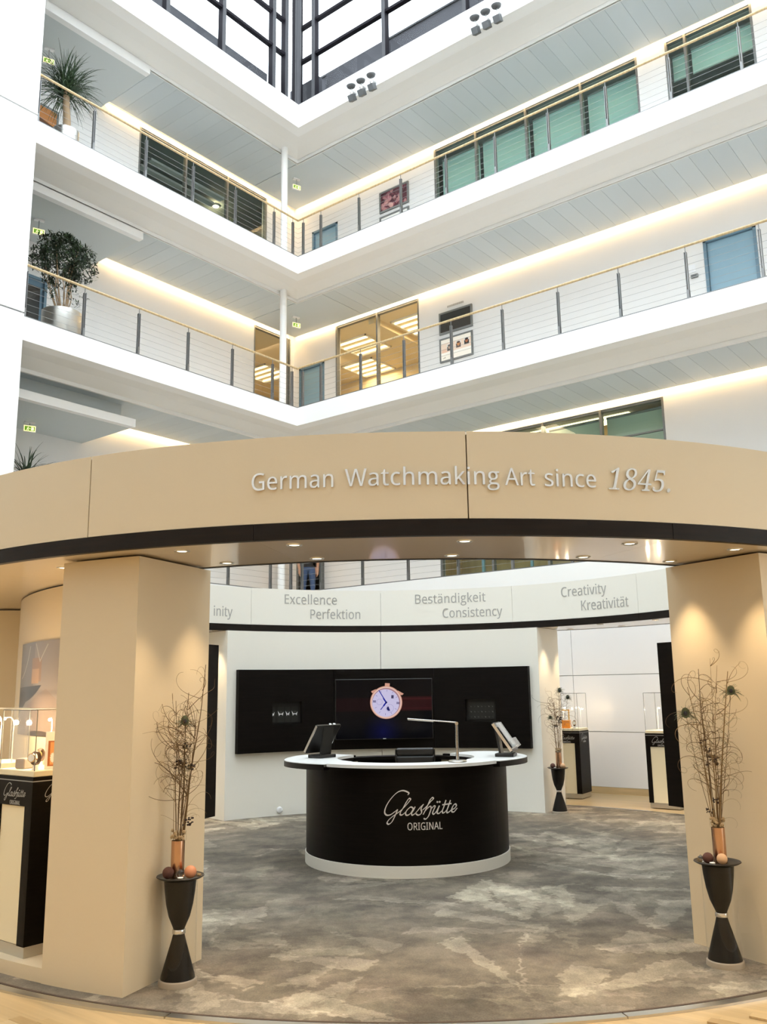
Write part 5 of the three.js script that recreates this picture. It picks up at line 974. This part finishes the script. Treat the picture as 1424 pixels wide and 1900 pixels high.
// ================================================================ THE PERSON IN THE DOORWAY
{
  const bones = [ // joints in metres, figure faces +z; [a, b, ra, rb]
    [[0, 1.44, 0], [0, 1.20, 0.01], 0.135, 0.125], [[0, 1.20, 0.01], [0, 0.98, 0], 0.125, 0.14], [[-0.15, 1.42, 0], [0.15, 1.42, 0], 0.075, 0.075], [[0, 1.42, 0], [0, 1.55, 0.01], 0.055, 0.052],
    [[-0.10, 0.94, 0], [-0.11, 0.50, 0.02], 0.105, 0.065], [[-0.11, 0.50, 0.02], [-0.11, 0.09, -0.02], 0.062, 0.042], [[0.10, 0.94, 0], [0.12, 0.50, 0.05], 0.105, 0.065], [[0.12, 0.50, 0.05], [0.13, 0.09, 0.02], 0.062, 0.042],
    [[-0.11, 0.05, -0.03], [-0.12, 0.035, 0.13], 0.045, 0.036], [[0.13, 0.05, 0.01], [0.15, 0.035, 0.17], 0.045, 0.036],
    [[-0.19, 1.41, 0], [-0.26, 1.13, -0.02], 0.056, 0.045], [[-0.26, 1.13, -0.02], [-0.22, 0.90, 0.08], 0.042, 0.030], [[0.19, 1.41, 0], [0.25, 1.13, -0.03], 0.056, 0.045], [[0.25, 1.13, -0.03], [0.24, 0.88, 0.06], 0.042, 0.030],
    [[0, 1.66, 0.02], [0, 1.60, 0.03], 0.092, 0.075], [[0, 1.635, 0.105], [0, 1.60, 0.118], 0.010, 0.014],
  ];
  for (const [hx, hy, hz, s] of [[-0.22, 0.90, 0.08, -1], [0.24, 0.88, 0.06, 1]]) { bones.push([[hx, hy, hz], [hx, hy - 0.08, hz + 0.02], 0.030, 0.034]); for (let k = 0; k < 4; k++) { const fx = hx + (k - 1.5) * 0.004, fz = hz + 0.02 + (k - 1.5) * 0.019, l = [0.062, 0.075, 0.08, 0.066][k]; bones.push([[fx, hy - 0.09, fz], [fx - s * 0.006, hy - 0.09 - l * 0.6, fz + 0.006], 0.0095, 0.009], [[fx - s * 0.006, hy - 0.09 - l * 0.6, fz + 0.006], [fx - s * 0.02, hy - 0.09 - l, fz + 0.012], 0.009, 0.008]); } bones.push([[hx, hy - 0.04, hz + 0.035], [hx - s * 0.012, hy - 0.095, hz + 0.06], 0.012, 0.010]); }
  const field = (list) => (x, y, z) => { let d = 1e9; for (const [a, b, ra, rb] of list) { const bx = b[0] - a[0], by = b[1] - a[1], bz = b[2] - a[2], px = x - a[0], py = y - a[1], pz = z - a[2]; const t = Math.max(0, Math.min(1, (px * bx + py * by + pz * bz) / (bx * bx + by * by + bz * bz))); const e = Math.hypot(px - t * bx, py - t * by, pz - t * bz) - (ra + (rb - ra) * t); const k = Math.min(0.03, 1.2 * Math.min(ra, rb)), h = Math.max(k - Math.abs(d - e), 0) / k; d = Math.min(d, e) - h * h * k * 0.25; } return d; };
  const f = field(bones), N = 110, mc = new MarchingCubes(N, M.dial, false, false, 200000), half = 0.95;
  mc.isolation = 0;
  for (let k = 0; k < N; k++) for (let j = 0; j < N; j++) for (let i = 0; i < N; i++) { const x = (i - N / 2) / (N / 2) * half, y = (j - N / 2) / (N / 2) * half + 0.88, z = (k - N / 2) / (N / 2) * half; mc.field[i + j * N + k * N * N] = Math.abs(x) > 0.42 || Math.abs(z) > 0.32 ? -1 : -f(x, y, z); }
  mc.update();
  const cnt = mc.count, g = new THREE.BufferGeometry(), P = new Float32Array(cnt * 3), Nn = new Float32Array(cnt * 3), Cc = new Float32Array(cnt * 3), uvs = new Float32Array(cnt * 2);
  for (let i = 0; i < cnt; i++) {
    const x = mc.positionArray[i * 3] * half, y = mc.positionArray[i * 3 + 1] * half + 0.88, z = mc.positionArray[i * 3 + 2] * half; P.set([x, y, z], i * 3); Nn.set([mc.normalArray[i * 3], mc.normalArray[i * 3 + 1], mc.normalArray[i * 3 + 2]], i * 3);
    const arm = Math.abs(x) > 0.185 && y > 0.7; let c = [0.50, 0.29, 0.20];
    if (y < 0.075) c = [0.03, 0.025, 0.022]; else if (y < 0.97 && !(arm && y > 0.72)) c = [0.045, 0.085, 0.19]; else if (y < 1.50 && !(arm && y < 1.20)) c = [0.012, 0.014, 0.020];
    Cc.set(c, i * 3);
  }
  g.setAttribute('position', new THREE.BufferAttribute(P, 3)); g.setAttribute('normal', new THREE.BufferAttribute(Nn, 3)); g.setAttribute('color', new THREE.BufferAttribute(Cc, 3)); g.setAttribute('uv', new THREE.BufferAttribute(uvs, 2));
  const o = thing('person', 'person in dark shirt and blue jeans standing in the gallery doorway', 'person', [16.98, LV[0].T, -15.93], Math.atan2(-0.6, 0.55));
  part('body', g, new THREE.MeshStandardMaterial({ color: 0xffffff, vertexColors: true, roughness: 0.75 }), o);
  part('hair', new THREE.SphereGeometry(0.100, 24, 16, 0, 6.2832, 0, 1.75).rotateX(-0.45).translate(0, 1.675, 0.008), std(lin(0.03, 0.02, 0.012), 0.7), o);
  for (const s of [-1, 1]) part('eye', new THREE.SphereGeometry(0.009, 10, 8).translate(s * 0.032, 1.648, 0.098), M.blackPlain, o);
  part('mouth', rbox(0.045, 0.008, 0.008, 0.003, 0, 1.572, 0.102), std(lin(0.3, 0.1, 0.08), 0.6), o);
}
renderer.render(scene, camera);
